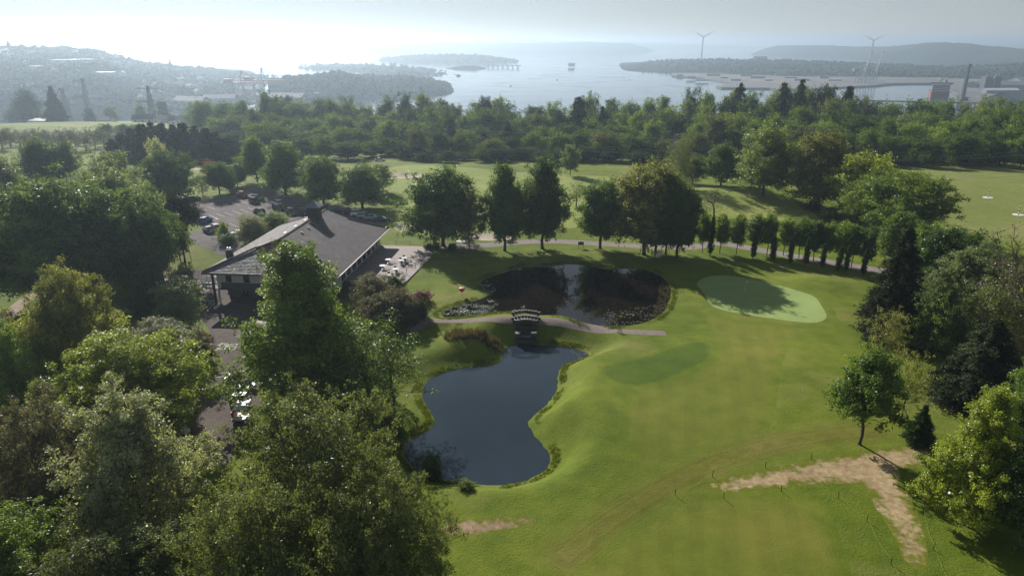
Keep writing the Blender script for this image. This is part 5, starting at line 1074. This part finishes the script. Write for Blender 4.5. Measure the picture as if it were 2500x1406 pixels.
# ------------------------------------------------------------------ vehicles
CARP = paint('car_paint', .18); TYRE = plain('tyre', (.02, .02, .02), .8); RIM = plain('rim', (.45, .45, .46), .3, .8); LAMP = plain('headlamp', (.8, .8, .78), .15); TAIL = plain('tail_lamp', (.4, .02, .02), .3)
def car_mesh(kind):
    L, W = (4.3, 1.78); hb = .92 if kind != 'suv' else 1.02; ht = {'hatch': 1.46, 'saloon': 1.42, 'suv': 1.68}[kind]
    sect = {'hatch': [(-2.1, .55, .86), (-1.95, .95, .96), (-.2, 1.0, 1), (.75, .95, .98), (2.0, .72, .92), (2.15, .5, .8)], 'saloon': [(-2.15, .55, .86), (-2.05, .92, .94), (-.2, .95, 1), (.75, .92, .98), (2.05, .72, .92), (2.2, .5, .8)], 'suv': [(-2.1, .6, .9), (-2.0, 1.08, .97), (-.2, 1.1, 1), (.8, 1.06, .98), (1.95, .88, .95), (2.1, .55, .86)]}[kind]
    m = MB(); V = []; n = len(sect)
    for x, z, k in sect:
        w = W / 2 * k; V += [(x, -w, .28), (x, -w * 1.0, z * .7), (x, -w * .93, z), (x, w * .93, z), (x, w, z * .7), (x, w, .28)]
    Fs = []
    for i in range(n - 1):
        for j in range(6): Fs.append([i * 6 + j, i * 6 + (j + 1) % 6, (i + 1) * 6 + (j + 1) % 6, (i + 1) * 6 + j])
    Fs += [list(range(6)), list(range((n - 1) * 6, n * 6))[::-1]]; m.add(V, Fs); body = m.me('body', CARP, True)
    r0, r1 = {'hatch': (-1.55, .15), 'saloon': (-1.0, .15), 'suv': (-1.75, .2)}[kind]; b0, b1 = {'hatch': (-2.0, .95), 'saloon': (-1.75, .98), 'suv': (-2.0, .95)}[kind]; wb, wt = W / 2 * .9, W / 2 * .74; zb = sect[2][1] - .03
    glass = MB().add([(b0, -wb, zb), (b1, -wb, zb), (b1, wb, zb), (b0, wb, zb), (r0, -wt, ht - .06), (r1, -wt, ht - .06), (r1, wt, ht - .06), (r0, wt, ht - .06)], [[0, 1, 5, 4], [1, 2, 6, 5], [2, 3, 7, 6], [3, 0, 4, 7]]).me('windows', GLASS)
    roof = MB().add([(r0 - .05, -wt - .02, ht - .07), (r1 + .05, -wt - .02, ht - .07), (r1 + .05, wt + .02, ht - .07), (r0 - .05, wt + .02, ht - .07), (r0 + .1, -wt * .86, ht), (r1 - .1, -wt * .86, ht), (r1 - .1, wt * .86, ht), (r0 + .1, wt * .86, ht)], [[0, 1, 5, 4], [1, 2, 6, 5], [2, 3, 7, 6], [3, 0, 4, 7], [4, 5, 6, 7], [3, 2, 1, 0]]).me('roof', CARP)
    return body, glass, roof
CARM = {k: car_mesh(k) for k in ('hatch', 'saloon', 'suv')}
WHEEL = MB().tube((0, -.1, 0), (0, .1, 0), .32, n=14).me('tyre', TYRE); RIMM = MB().tube((0, -.11, 0), (0, .11, 0), .2, n=10).me('rim', RIM); HL = MB().box((0, 0, 0), (.12, .34, .14)).me('headlight', LAMP); TLM = MB().box((0, 0, 0), (.1, .3, .16)).me('tail_light', TAIL)
PAINTS = {'white': (.75, .75, .73), 'black': (.012, .012, .014), 'dark grey': (.05, .052, .056), 'silver': (.42, .43, .44), 'blue': (.08, .16, .32), 'red': (.25, .03, .025), 'pale blue': (.30, .42, .52)}
def car(px, py, rz, colour, kindc, label, group='cars in the car park', name='parked_car'):
    p = gp(px, py); o = thing(name, label, 'car', (p.x, p.y, p.z + .01), rz, group)
    b, g, r = CARM[kindc]
    for nm, me in (('body', b), ('windows', g), ('roof', r)):
        c = link(nm, me, o); c.color = PAINTS[colour] + (1,)
    for x in (-1.3, 1.35):
        for y in (-.8, .8): w = link('wheel', WHEEL, o, (x, y, .32)); link('rim', RIMM, w)
    for y in (-.6, .6): link('headlight', HL, o, (2.08, y, .62)); link('tail_light', TLM, o, (-2.06, y, .75))
a_ = at(575, 509) - at(544, 498); SA = math.atan2(a_.y, a_.x)
for c in [(593,482,SA,'red','suv','dark red car under the trees at the back corner of the car park'),(622,497,SA,'black','suv','black car nearer of the two beside the tiny bush'),(627,488,SA,'dark grey','saloon','grey car half hidden behind the black one by the tiny bush'),(633,521,SA+3.14,'dark grey','hatch','dark hatchback with pale roof alone in the middle bays'),
          (677,500,SA+3.14,'white','hatch','white-roofed car beside the tiny bush'),(680,513,SA,'black','hatch','black car next to the white-roofed one'),(713,524,SA,'dark grey','suv','dark grey car left of the cupola, first of the trio'),(735,516,SA,'black','saloon','black car left of the cupola, middle of the trio'),(740,524,SA,'black','suv','black car touching the cupola in view'),
          (502,543,SA+2.2,'blue','hatch','blue hatchback alone near the pine'),(512,568,SA,'dark grey','saloon','grey car beside the bright green bush'),(531,563,SA,'red','hatch','dark red car behind the bright green bush'),(556,580,SA,'white','hatch','white car by the clipped hedge bush'),(573,583,SA,'silver','saloon','silver car at the end of the clipped hedge bush'),(588,578,SA,'white','hatch','white car behind the grey-green tall shrub'),
          (470,490,SA+1.57,'dark grey','saloon','dark car in the shade along the back kerb'),(452,494,SA+1.57,'black','hatch','black car at the far left end of the back kerb'),(455,522,SA,'silver','hatch','silver car glimpsed left of the empty bays'),
          (828,518,.15,'dark grey','saloon','grey saloon, leftmost in the shady row right of the ridge'),(851,521,.15,'black','hatch','black car with sunlit bonnet in the shady row'),(876,527,.15,'white','suv','white car in the shady row right of the ridge'),(891,532,.15,'silver','hatch','silver car in the shady row, fourth from the left'),(909,536,.15,'pale blue','saloon','pale blue car in the shady row, fifth from the left'),(934,542,.15,'black','saloon','black saloon, rightmost in the shady row'),
          (404,702,R(-65),'white','saloon','white car parked in the shaded service yard')]: car(*c)
car(928, 394, .1, 'white', 'saloon', 'white car on the far road in front of the belt', None, 'passing_car')
# bay markings
LINE = plain('road_paint', (.50, .49, .46), .8, var=.3, scale=8)
def stripe(p, q, w=.12, label='white bay line in the car park', group='bay lines', wear=0):
    p, q = Vector(p[:2]), Vector(q[:2]); d = (q - p); n = Vector((-d.y, d.x)).normalized() * w / 2; k = max(1, int(d.length / 1.5)); m = MB()
    for i in range(k):
        a, b = p + d * i / k, p + d * (i + 1) / k
        V = [a - n, b - n, b + n, a + n]; m.add([(v.x, v.y, gz(v.x, v.y) + .03) for v in V], [[0, 1, 2, 3]])
    structure('road_marking', m.me('road_marking', LINE), label)
sd = Vector((math.cos(SA), math.sin(SA), 0)); k = 0
for row, (x0, y0, x1, y1, n) in enumerate([(486, 509, 585, 492, 6), (510, 527, 606, 509, 6), (561, 547, 640, 533, 4)]):
    for i in range(n):
        f = i / (n - 1); c = at(x0 + (x1 - x0) * f, y0 + (y1 - y0) * f, .0); k += 1; stripe(c, c + sd * 4.9, .13, f'{ordinal(i)} bay line from the left in the {["back", "middle", "front"][row]} row of empty bays')
for i, (a, b) in enumerate([((500, 712), (530, 697)), ((498, 737), (535, 710)), ((500, 765), (528, 738))]): stripe(gp(*a), gp(*b), .14, ['farthest', 'middle', 'nearest'][i] + ' white line beside the clubhouse posts')
for i, (a, b) in enumerate([((535, 912), (592, 905)), ((528, 921), (585, 915)), ((520, 855), (578, 850))]): stripe(gp(*a), gp(*b), .14, ['far', 'near', 'worn'][i] + ' white line across the service lane')
for txt, px, py in (('ONLY', 556, 842), ('STAFF', 553, 850)):
    cu = bpy.data.curves.new('road_lettering', 'FONT'); cu.body = txt; cu.size = 1.35; cu.align_x = 'CENTER'; cu.align_y = 'CENTER'; o = bpy.data.objects.new('road_lettering', cu); COL.objects.link(o); dg = bpy.context.evaluated_depsgraph_get(); me = bpy.data.meshes.new_from_object(o.evaluated_get(dg)); bpy.data.objects.remove(o); me.materials.clear(); me.materials.append(LINE); o = link('road_lettering', me)
    p = gp(px, py); o.location = (p.x, p.y, p.z + .05); o.rotation_euler.z = R(180 - 4); o.scale = (.9, 1.15, 1); tag(o, f'white painted word {txt} upside down on the service lane', 'lettering')
# lamp posts
for i, (px, top, base) in enumerate([(534, 537, 566), (687, 468, 500), (744, 482, 512), (800, 498, 525), (636, 454, 478), (452, 542, 596)]):
    p = gp(px + 6, base); H = at_y(px + 6, top, p.y).z - p.z; o = thing('lamp_post', ['lamp post by the parking island bush', 'lamp post above the white-roofed car', 'lamp post left of the cupola', 'lamp post right of the cupola', 'lamp post at the back of the car park', 'lamp post beside the ragged pine'][i], 'lamp post', p, R(150), 'lamp posts of the car park')
    MB().tube((0, 0, 0), (0, 0, H), .09, .05, 8).obj('pole', STEEL, o); MB().tube((0, 0, H), (.7, 0, H + .1), .04, n=6).obj('arm', STEEL, o); MB().box((.9, 0, H + .1), (.7, .3, .12)).obj('lamp_head', plain('lamp_cover', (.7, .7, .7), .15, .3), o)
# golf carts
def cart(px, py, rz, label, roof=True, bag=None):
    p = gp(px, py); o = thing('golf_cart', label, 'golf cart', (p.x, p.y, p.z + .01), rz, 'golf carts by the lane'); S = share
    link('body', S('gb', lambda: MB().box((.05, 0, .42), (2.3, 1.1, .24)).box((.95, 0, .66), (.5, 1.08, .4), taper=.82).box((-.62, 0, .62), (.75, 1.1, .34)).me('body', WHITEP)), o)
    link('seat', S('gs', lambda: MB().box((-.35, 0, .84), (.55, 1.04, .14)).me('seat', plain('cream_seat', (.62, .60, .54), .6))), o); link('backrest', S('gk', lambda: MB().slab([(-.62, -.5, .9), (-.62, .5, .9), (-.74, .5, 1.28), (-.74, -.5, 1.28)], .1).me('backrest', plain('cream_seat', (.62, .6, .54), .6))), o)
    link('steering_wheel', S('gw', lambda: MB().tube((.35, -.26, 1.0), (.38, -.26, 1.03), .17, n=12).tube((.38, -.26, 1.02), (.7, -.26, .7), .025).me('steering_wheel', DARKST)), o)
    for x in (-.82, .78):
        for y in (-.5, .5): w = link('wheel', S('gt', lambda: MB().tube((0, -.1, 0), (0, .1, 0), .23, n=12).me('wheel', TYRE)), o, (x, y, .23)); link('rim', S('gr', lambda: MB().tube((0, -.11, 0), (0, .11, 0), .11, n=8).me('rim', RIM)), w)
    if roof:
        link('roof', S('gf', lambda: MB().box((-.05, 0, 1.86), (1.75, 1.16, .09), taper=.94).me('roof', WHITEP)), o)
        for x, x2 in ((.72, .68), (-.8, -.76)):
            for y in (-.5, .5): link('roof_post', S('gp%s%s' % (x, y), lambda: MB().tube((x, y, .7), (x2, y, 1.83), .025, n=5).me('roof_post', DARKST)), o)
    if bag:
        for y in (-.25, .25): link('golf_bag', S('gg' + bag, lambda: MB().tube((-.98, 0, .5), (-1.12, 0, 1.35), .15, .17, 9).me('golf_bag', plain('bag_' + bag, {'red': (.35, .05, .04), 'black': (.03, .03, .03)}[bag], .6))), o, (0, y, 0))
cart(590, 993, R(2), 'white-roofed golf cart farther of the pair facing the grass', True, 'black'); cart(592, 1027, R(2), 'white-roofed golf cart nearer of the pair, with red bags', True, 'red'); cart(603, 952, R(12), 'open golf cart without roof behind the notice board', False)
for i, (x, y) in enumerate([(462, 985), (455, 1012), (440, 1062)]): cart(x, y, R(175), ['farthest', 'middle', 'nearest'][i] + ' golf cart under the yellow-green oak', True)

# ------------------------------------------------------------------ course furniture
p = gp(1818, 714); o = thing('flagstick', 'flagstick with small pale flag on the putting green', 'flag', p); MB().tube((0, 0, 0), (0, 0, 2.2), .022, n=5).obj('pole', WHITEP, o); MB().slab([(0, 0, 2.18), (.5, .08, 2.1), (.5, .08, 1.78), (0, 0, 1.82)], .02).obj('flag', WHITEP, o)
p = gp(1128, 722); o = thing('red_marker', 'round red bowl-shaped marker on a thin post by the upper pond', 'marker', p); MB().tube((0, 0, 0), (0, 0, .8), .04, n=6).obj('post', DARKST, o); MB().lathe([(.06, .75), (.3, .82), (.47, 1.05), (.52, 1.3), (.48, 1.42)], n=16).obj('bowl', plain('signal_red', (.55, .03, .035), .45), o, True); MB().lathe([(.46, 1.42), (.5, 1.46), (.40, 1.5), (.02, 1.52)], n=16).obj('lid', plain('red_lid', (.70, .30, .28), .4), o, True)
p = gp(1418, 606); o = thing('information_sign', 'small dark signboard on two legs beside the path', 'sign', p); MB().box((0, 0, 1.1), (1.2, .08, .7)).obj('panel', plain('green_sign', (.03, .06, .045), .6), o); [MB().box((x, 0, .4), (.08, .08, .8)).obj('leg', TIMBER, o) for x in (-.5, .5)]
p = gp(1606, 630); o = thing('bench', 'pale bench under the trees at the pond end', 'bench', p, R(10)); MB().box((0, 0, .45), (1.6, .5, .06)).obj('seat', WHITEP, o); MB().box((0, .27, .8), (1.6, .06, .5)).obj('backrest', WHITEP, o); [MB().box((x, 0, .21), (.08, .45, .42)).obj('leg', STEEL, o) for x in (-.65, .65)]
for i, (px, b, t) in enumerate([(2412, 483, 464), (2486, 525, 503), (2274, 455, 444), (1128, 589, 560)]):
    p = gp(px, b); H = max(1.6, at_y(px, t, p.y).z - p.z); o = thing('distance_pole', ['striped pole in the middle of the driving range', 'striped pole nearest on the driving range', 'striped pole far on the driving range by the spreading tree', 'dark pole on a white disc behind the path'][i], 'pole', p)
    MB().lathe([(1.35, 0), (1.3, .07), (.1, .09)], n=20).obj('base_disc', plain('chalk_white', (.62, .61, .58), .8), o)
    for k in range(6): MB().tube((0, 0, .1 + H * k / 6), (0, 0, .1 + H * (k + 1) / 6), .13, n=7).obj('band', DARKST if (k % 2 == 0 or i == 3) else WHITEP, o)
ST = [(1648,1208),(1767,1217),(1739,1163),(1869,1141),(1980,1120),(1907,1199),(2046,1216),(2116,1272),(2175,1377),(2278,1341),(2253,1252)]; SN = ['at the tip of the bare earth track', 'on the lower side of the track, nearest its tip', 'on the upper side of the track, nearest its tip', 'halfway along the upper side of the track', 'on the upper side of the track nearest the maple', 'halfway along the lower side of the track', 'at the corner where the track turns', 'on the rope beside the downward track', 'lowest on the rope at the bottom edge', 'on the outer rope low down', 'on the outer rope high up']
SP = []; sm = MB().tube((0, 0, -.05), (0, 0, .72), .035, n=6).me('stake', plain('green_stake', (.02, .03, .02), .7))
for (x, y), l in zip(ST, SN):
    p = gp(x, y); SP.append(p); o = link('rope_stake', sm, None, p); o.rotation_euler = (_jit.uniform(-.06, .06), _jit.uniform(-.06, .06), 0); tag(o, 'thin dark stake ' + l, 'stake', 'stakes around the bare earth')
ROPE = plain('yellow_rope', (.42, .38, .10), .7)
def rope(ps, label):
    pts = []
    for a, b in zip(ps[:-1], ps[1:]):
        for t in np.linspace(0, 1, 12):
            q = a.lerp(b, t); s = .45 * t * (1 - t) * 4; pts.append(Vector((q.x, q.y, max(gz(q.x, q.y) + .03, q.z + .55 - s))))
    tag(MB().path(pts, .006, 4).obj('rope', ROPE), label, 'rope', 'yellow ropes')
rope([SP[6], SP[7], SP[8], gp(2230, 1460)], 'yellow rope curving beside the inner edge of the track'); rope([gp(2250, 1165), SP[10], SP[9], gp(2330, 1450)], 'yellow rope along the outer edge of the track'); rope([SP[2], SP[0]], 'short yellow rope at the tip of the track')
# driving-range bays
p = gp(2280, 400); H = 4.0; o = thing('driving_range_bays', 'long dark open-fronted range building at the wood edge', 'building', p, R(-2)); w2 = 27
MB().box((0, 3, -.02), (2 * w2, 6.5, .3)).obj('floor', CONC, o); MB().box((0, 6.1, H / 2), (2 * w2, .2, H)).obj('back_wall', DARKW, o); MB().slab([(-w2 - .4, -.6, H - .2), (w2 + .4, -.6, H - .2), (w2 + .4, 6.6, H + .5), (-w2 - .4, 6.6, H + .5)], .22).obj('roof', ROOFR, o); MB().box((-20, -.7, H - .12), (13, .1, .3)).obj('roof_edge', SHEEN, o)
for k in range(15): MB().box((-w2 + 3.85 * k, 0, H / 2), (.14, .14, H - .3)).obj('post', DARKST, o)
for k in range(14):
    if k not in (6, 7): MB().box((-w2 + 1.9 + 3.85 * k, 2.2, 1.0), (.12, 3.2, 1.6)).obj('bay_divider', DARKW, o)
MB().box((2, 1.2, H / 2 + .1), (9, 3, H)).obj('office', DARKW, o); MB().slab([(-4, -1.2, H + .25), (9, -1.2, H + .25), (9, 4, H + .7), (-4, 4, H + .7)], .2).obj('office_roof', STEEL, o)
# golfers
def person(p, rz, label, joints, edges, cols):
    me = bpy.data.meshes.new('person'); me.from_pydata([j[:3] for j in joints], edges, []); o = link('person', me, None, p); o.rotation_euler.z = rz
    sk = o.modifiers.new('skin', 'SKIN'); 
    for i, v in enumerate(me.skin_vertices[0].data): v.radius = (joints[i][3], joints[i][3] * .85); v.use_root = (i == 0)
    o.modifiers.new('sub', 'SUBSURF').levels = 1; o.modifiers['sub'].render_levels = 1
    q = NT('golfer_' + label[:12]); tc = q.n('ShaderNodeTexCoord'); sx = q.n('ShaderNodeSeparateXYZ'); q.l(tc.outputs['Object'], sx.inputs[0]); z = q.math('DIVIDE', sx.outputs[2], 1.8)
    rp = q.ramp(z, cols); rp.color_ramp.interpolation = 'CONSTANT'; b = q.n('ShaderNodeBsdfPrincipled', i_Roughness=.8); q.l(rp.outputs[0], b.inputs['Base Color']); q.l(b.outputs[0], q.out.inputs[0]); me.materials.append(q.m)
    tag(o, label, 'person', 'golfers on the far fairway'); return o
J = [(0, 0, .95, .16), (0, 0, 1.2, .15), (0, 0, 1.42, .17), (0, 0, 1.53, .06), (0, .02, 1.60, .09), (0, .02, 1.72, .10), (-.1, 0, .9, .11), (-.13, .02, .5, .075), (-.14, 0, .08, .05), (-.14, .16, .03, .045), (.1, 0, .9, .11), (.13, .02, .5, .075), (.14, 0, .08, .05), (.14, .16, .03, .045), (-.2, 0, 1.4, .07), (-.28, .04, 1.12, .05), (-.2, .22, .92, .04), (.2, 0, 1.4, .07), (.28, .04, 1.12, .05), (.2, .22, .92, .04)]
ED = [(0, 1), (1, 2), (2, 3), (3, 4), (4, 5), (0, 6), (6, 7), (7, 8), (8, 9), (0, 10), (10, 11), (11, 12), (12, 13), (2, 14), (14, 15), (15, 16), (2, 17), (17, 18), (18, 19)]
for i, (x, y, rz) in enumerate([(991, 436, .4), (1009, 437, 2.4)]):
    try: person(gp(x, y), rz, ['person in dark clothes beside the far bunker, bending slightly', 'person in dark clothes walking right of the far bunker'][i], J, ED, [(0, (.03, .03, .04)), (.5, [(.05, .06, .10), (.10, .10, .11)][i]), (.83, (.35, .22, .16)), (.93, (.04, .03, .02))])
    except Exception as ex: print('person', ex)

# ------------------------------------------------------------------ water plants and grass edges
def blades(name, label, pts, h, w, col, mat=LEAF, n=1):
    rs = np.random.RandomState(len(pts)); P = np.array(pts); P = np.repeat(P, n, 0) + np.c_[rs.normal(0, .12, (len(P) * n, 2)), np.zeros(len(P) * n)]
    k = len(P); a = rs.rand(k) * 6.28; d = np.c_[np.cos(a), np.sin(a), np.zeros(k)]; hh = h * rs.uniform(.5, 1.3, k)[:, None]; lean = rs.normal(0, .22, (k, 2)); up = np.c_[lean, np.ones(k)] * hh
    V = np.stack([P - d * w / 2, P + d * w / 2, P + up * .6 + d * w * .35, P + up], 1).reshape(-1, 3); Fc = np.arange(4 * k).reshape(k, 4)
    o = link(name, np_mesh(name, V, Fc, mat, tint=np.clip(rs.normal(.5, .2, k), 0, 1))); o.color = col + (1,); return tag(o, label, None, None, 'stuff')
rs = np.random.RandomState(8)
def ring(P, n, d0, d1, box=None):
    Q = resample(P, .25); out = []
    i = rs.randint(0, len(Q), n * 3); D = np.gradient(np.vstack([Q[-1:], Q, Q[:1]]), axis=0)[1:-1]; D /= np.hypot(D[:, 0], D[:, 1])[:, None]; s = 1 if sdist(P, Q[0, 0] + D[0, 1] * .05, Q[0, 1] - D[0, 0] * .05)[0] > 0 else -1
    t = rs.uniform(d0, d1, len(i)); X = Q[i] + s * np.c_[D[i, 1], -D[i, 0]] * t[:, None]
    if box is not None: X = X[inside(box, X[:, 0], X[:, 1])]
    X = X[vnoise(X[:, 0], X[:, 1], 2.3) + rs.uniform(-.25, .25, len(X)) > .46]
    return [(x, y, gz(x, y) - .05) for x, y in X[:n]]
blades('bank_grass', 'long grass fringing the lower pond', ring(LOWER_POND, 2600, .05, 1.0), .32, .06, (.105, .135, .016), n=5)
blades('bank_grass', 'long grass fringing the upper pond', ring(UPPER_POND, 1800, .05, .9), .34, .06, (.10, .13, .018), n=5)
bx = outline([(1050, 815), (1230, 815), (1230, 850), (1200, 858), (1060, 850)], 0); blades('reeds', 'brownish reeds in the hollow behind the lower pond', [(x, y, gz(x, y)) for x, y in resample(bx, .2) * 0 + bx.mean(0) + (rs.rand(len(resample(bx, .2)), 2) - .5) * [8.5, 3.0]], 1.0, .06, (.10, .085, .045), n=18)
bx = outline([(1612, 690), (1660, 690), (1670, 760), (1600, 800), (1580, 800), (1605, 750)], 0)
pts = [(x, y, UPP) for x, y in rs.uniform(UPPER_POND.min(0), UPPER_POND.max(0), (9000, 2)) if True]
pa = np.array(pts); ins = inside(bx, pa[:, 0], pa[:, 1]) & inside(UPPER_POND, pa[:, 0], pa[:, 1])
blades('dead_reeds', 'brown dead reeds standing in the right end of the upper pond', [tuple(p) for p in pa[ins]], .38, .08, (.085, .078, .060), n=3)
def pads(name, label, P, n, z, box):
    a, b = P.min(0), P.max(0); X = rs.uniform(a, b, (n * 40, 2)); k = inside(P, X[:, 0], X[:, 1]) & inside(box, X[:, 0], X[:, 1]); X = X[k]; k = vnoise(X[:, 0], X[:, 1], 1.2) + rs.uniform(-.2, .2, len(X)) > .5; X = X[k][:n]
    c = len(X); t = np.linspace(0, 2 * math.pi, 8)[:-1]; r = rs.uniform(.06, .14, c); tl = rs.normal(0, .10, (c, 2))
    px_, py_ = np.cos(t)[None] * r[:, None], np.sin(t)[None] * r[:, None]
    V = np.stack([X[:, :1] + px_, X[:, 1:] + py_, z + .03 + px_ * tl[:, :1] + py_ * tl[:, 1:]], -1).reshape(-1, 3)
    o = link(name, np_mesh(name, V, np.arange(7 * c).reshape(c, 7), PADM)); tag(o, label, None, None, 'stuff')
PADM = plain('lily_pad', (.12, .145, .085), .3, var=.4, spec=.6)
pads('lily_pads', 'pale lily pads at the left end of the upper pond', UPPER_POND, 800, UPP, outline([(1060, 780), (1060, 755), (1120, 745), (1220, 740), (1210, 770), (1280, 760), (1290, 775), (1180, 782)], 0))
pads('lily_pads', 'pale lily pads by the left bank of the upper pond', UPPER_POND, 600, UPP, outline([(1150, 700), (1190, 690), (1215, 720), (1190, 728)], 0))
pads('lily_pads', 'lily pads in the near right end of the upper pond', UPPER_POND, 260, UPP, outline([(1460, 800), (1480, 770), (1560, 765), (1640, 735), (1650, 790)], 0))
pads('lily_pads', 'small patch of lily pads in the neck of the lower pond', LOWER_POND, 120, LOW, outline([(1215, 880), (1225, 850), (1250, 848), (1245, 880)], 0)); pads('lily_pads', 'few lily pads off the left bank of the lower pond', LOWER_POND, 80, LOW, outline([(1138, 908), (1180, 905), (1175, 890), (1138, 892)], 0)); pads('lily_pads', 'few lily pads in the right corner of the lower pond', LOWER_POND, 80, LOW, outline([(1390, 860), (1450, 868), (1440, 855), (1390, 846)], 0))
# flower bed by the terrace
bx = outline([(1008, 722), (1040, 714), (1062, 718), (1040, 735), (1010, 742)], 0); structure('flower_bed', MB().prism([tuple(p) for p in bx], -1.5, max(gz(*p) for p in bx) + .05).me('flower_bed', plain('bed_soil', (.12, .06, .05), .95, var=.4, scale=5)), 'reddish flower bed below the terrace lawn')
for i in range(7):
    p = gp(1008 + 4 * i, 722 - 2 * (i % 3)); bm = bmesh.new(); bmesh.ops.create_icosphere(bm, subdivisions=2, radius=.45)
    for v in bm.verts: v.co *= 1 + rs.uniform(-.2, .2); v.co.z *= .6
    me = bpy.data.meshes.new('boulder'); bm.to_mesh(me); bm.free(); me.materials.append(plain('pale_rock', (.42, .38, .30), .9, var=.3, scale=4)); o = link('boulder', me, None, p + Vector((0, 0, .1))); tag(o, f'{ordinal(i)} pale rock from the left edging the flower bed', 'rock', 'pale rocks of the flower bed')
HAZE = 2.3e-4
# ------------------------------------------------------------------ haze
q = NT('hazy_air'); pv = q.n('ShaderNodeVolumePrincipled')
pv.inputs['Color'].default_value = (.66, .83, 1, 1); pv.inputs['Density'].default_value = HAZE; pv.inputs['Anisotropy'].default_value = .6
q.l(pv.outputs[0], q.out.inputs['Volume'])
tag(MB().box((0, 9500, (SEA - 14 + 100) / 2), (46000, 30000, 100 - SEA + 14)).obj('haze', q.m), 'thin bluish haze lying over harbour and hills', None, None, 'stuff')
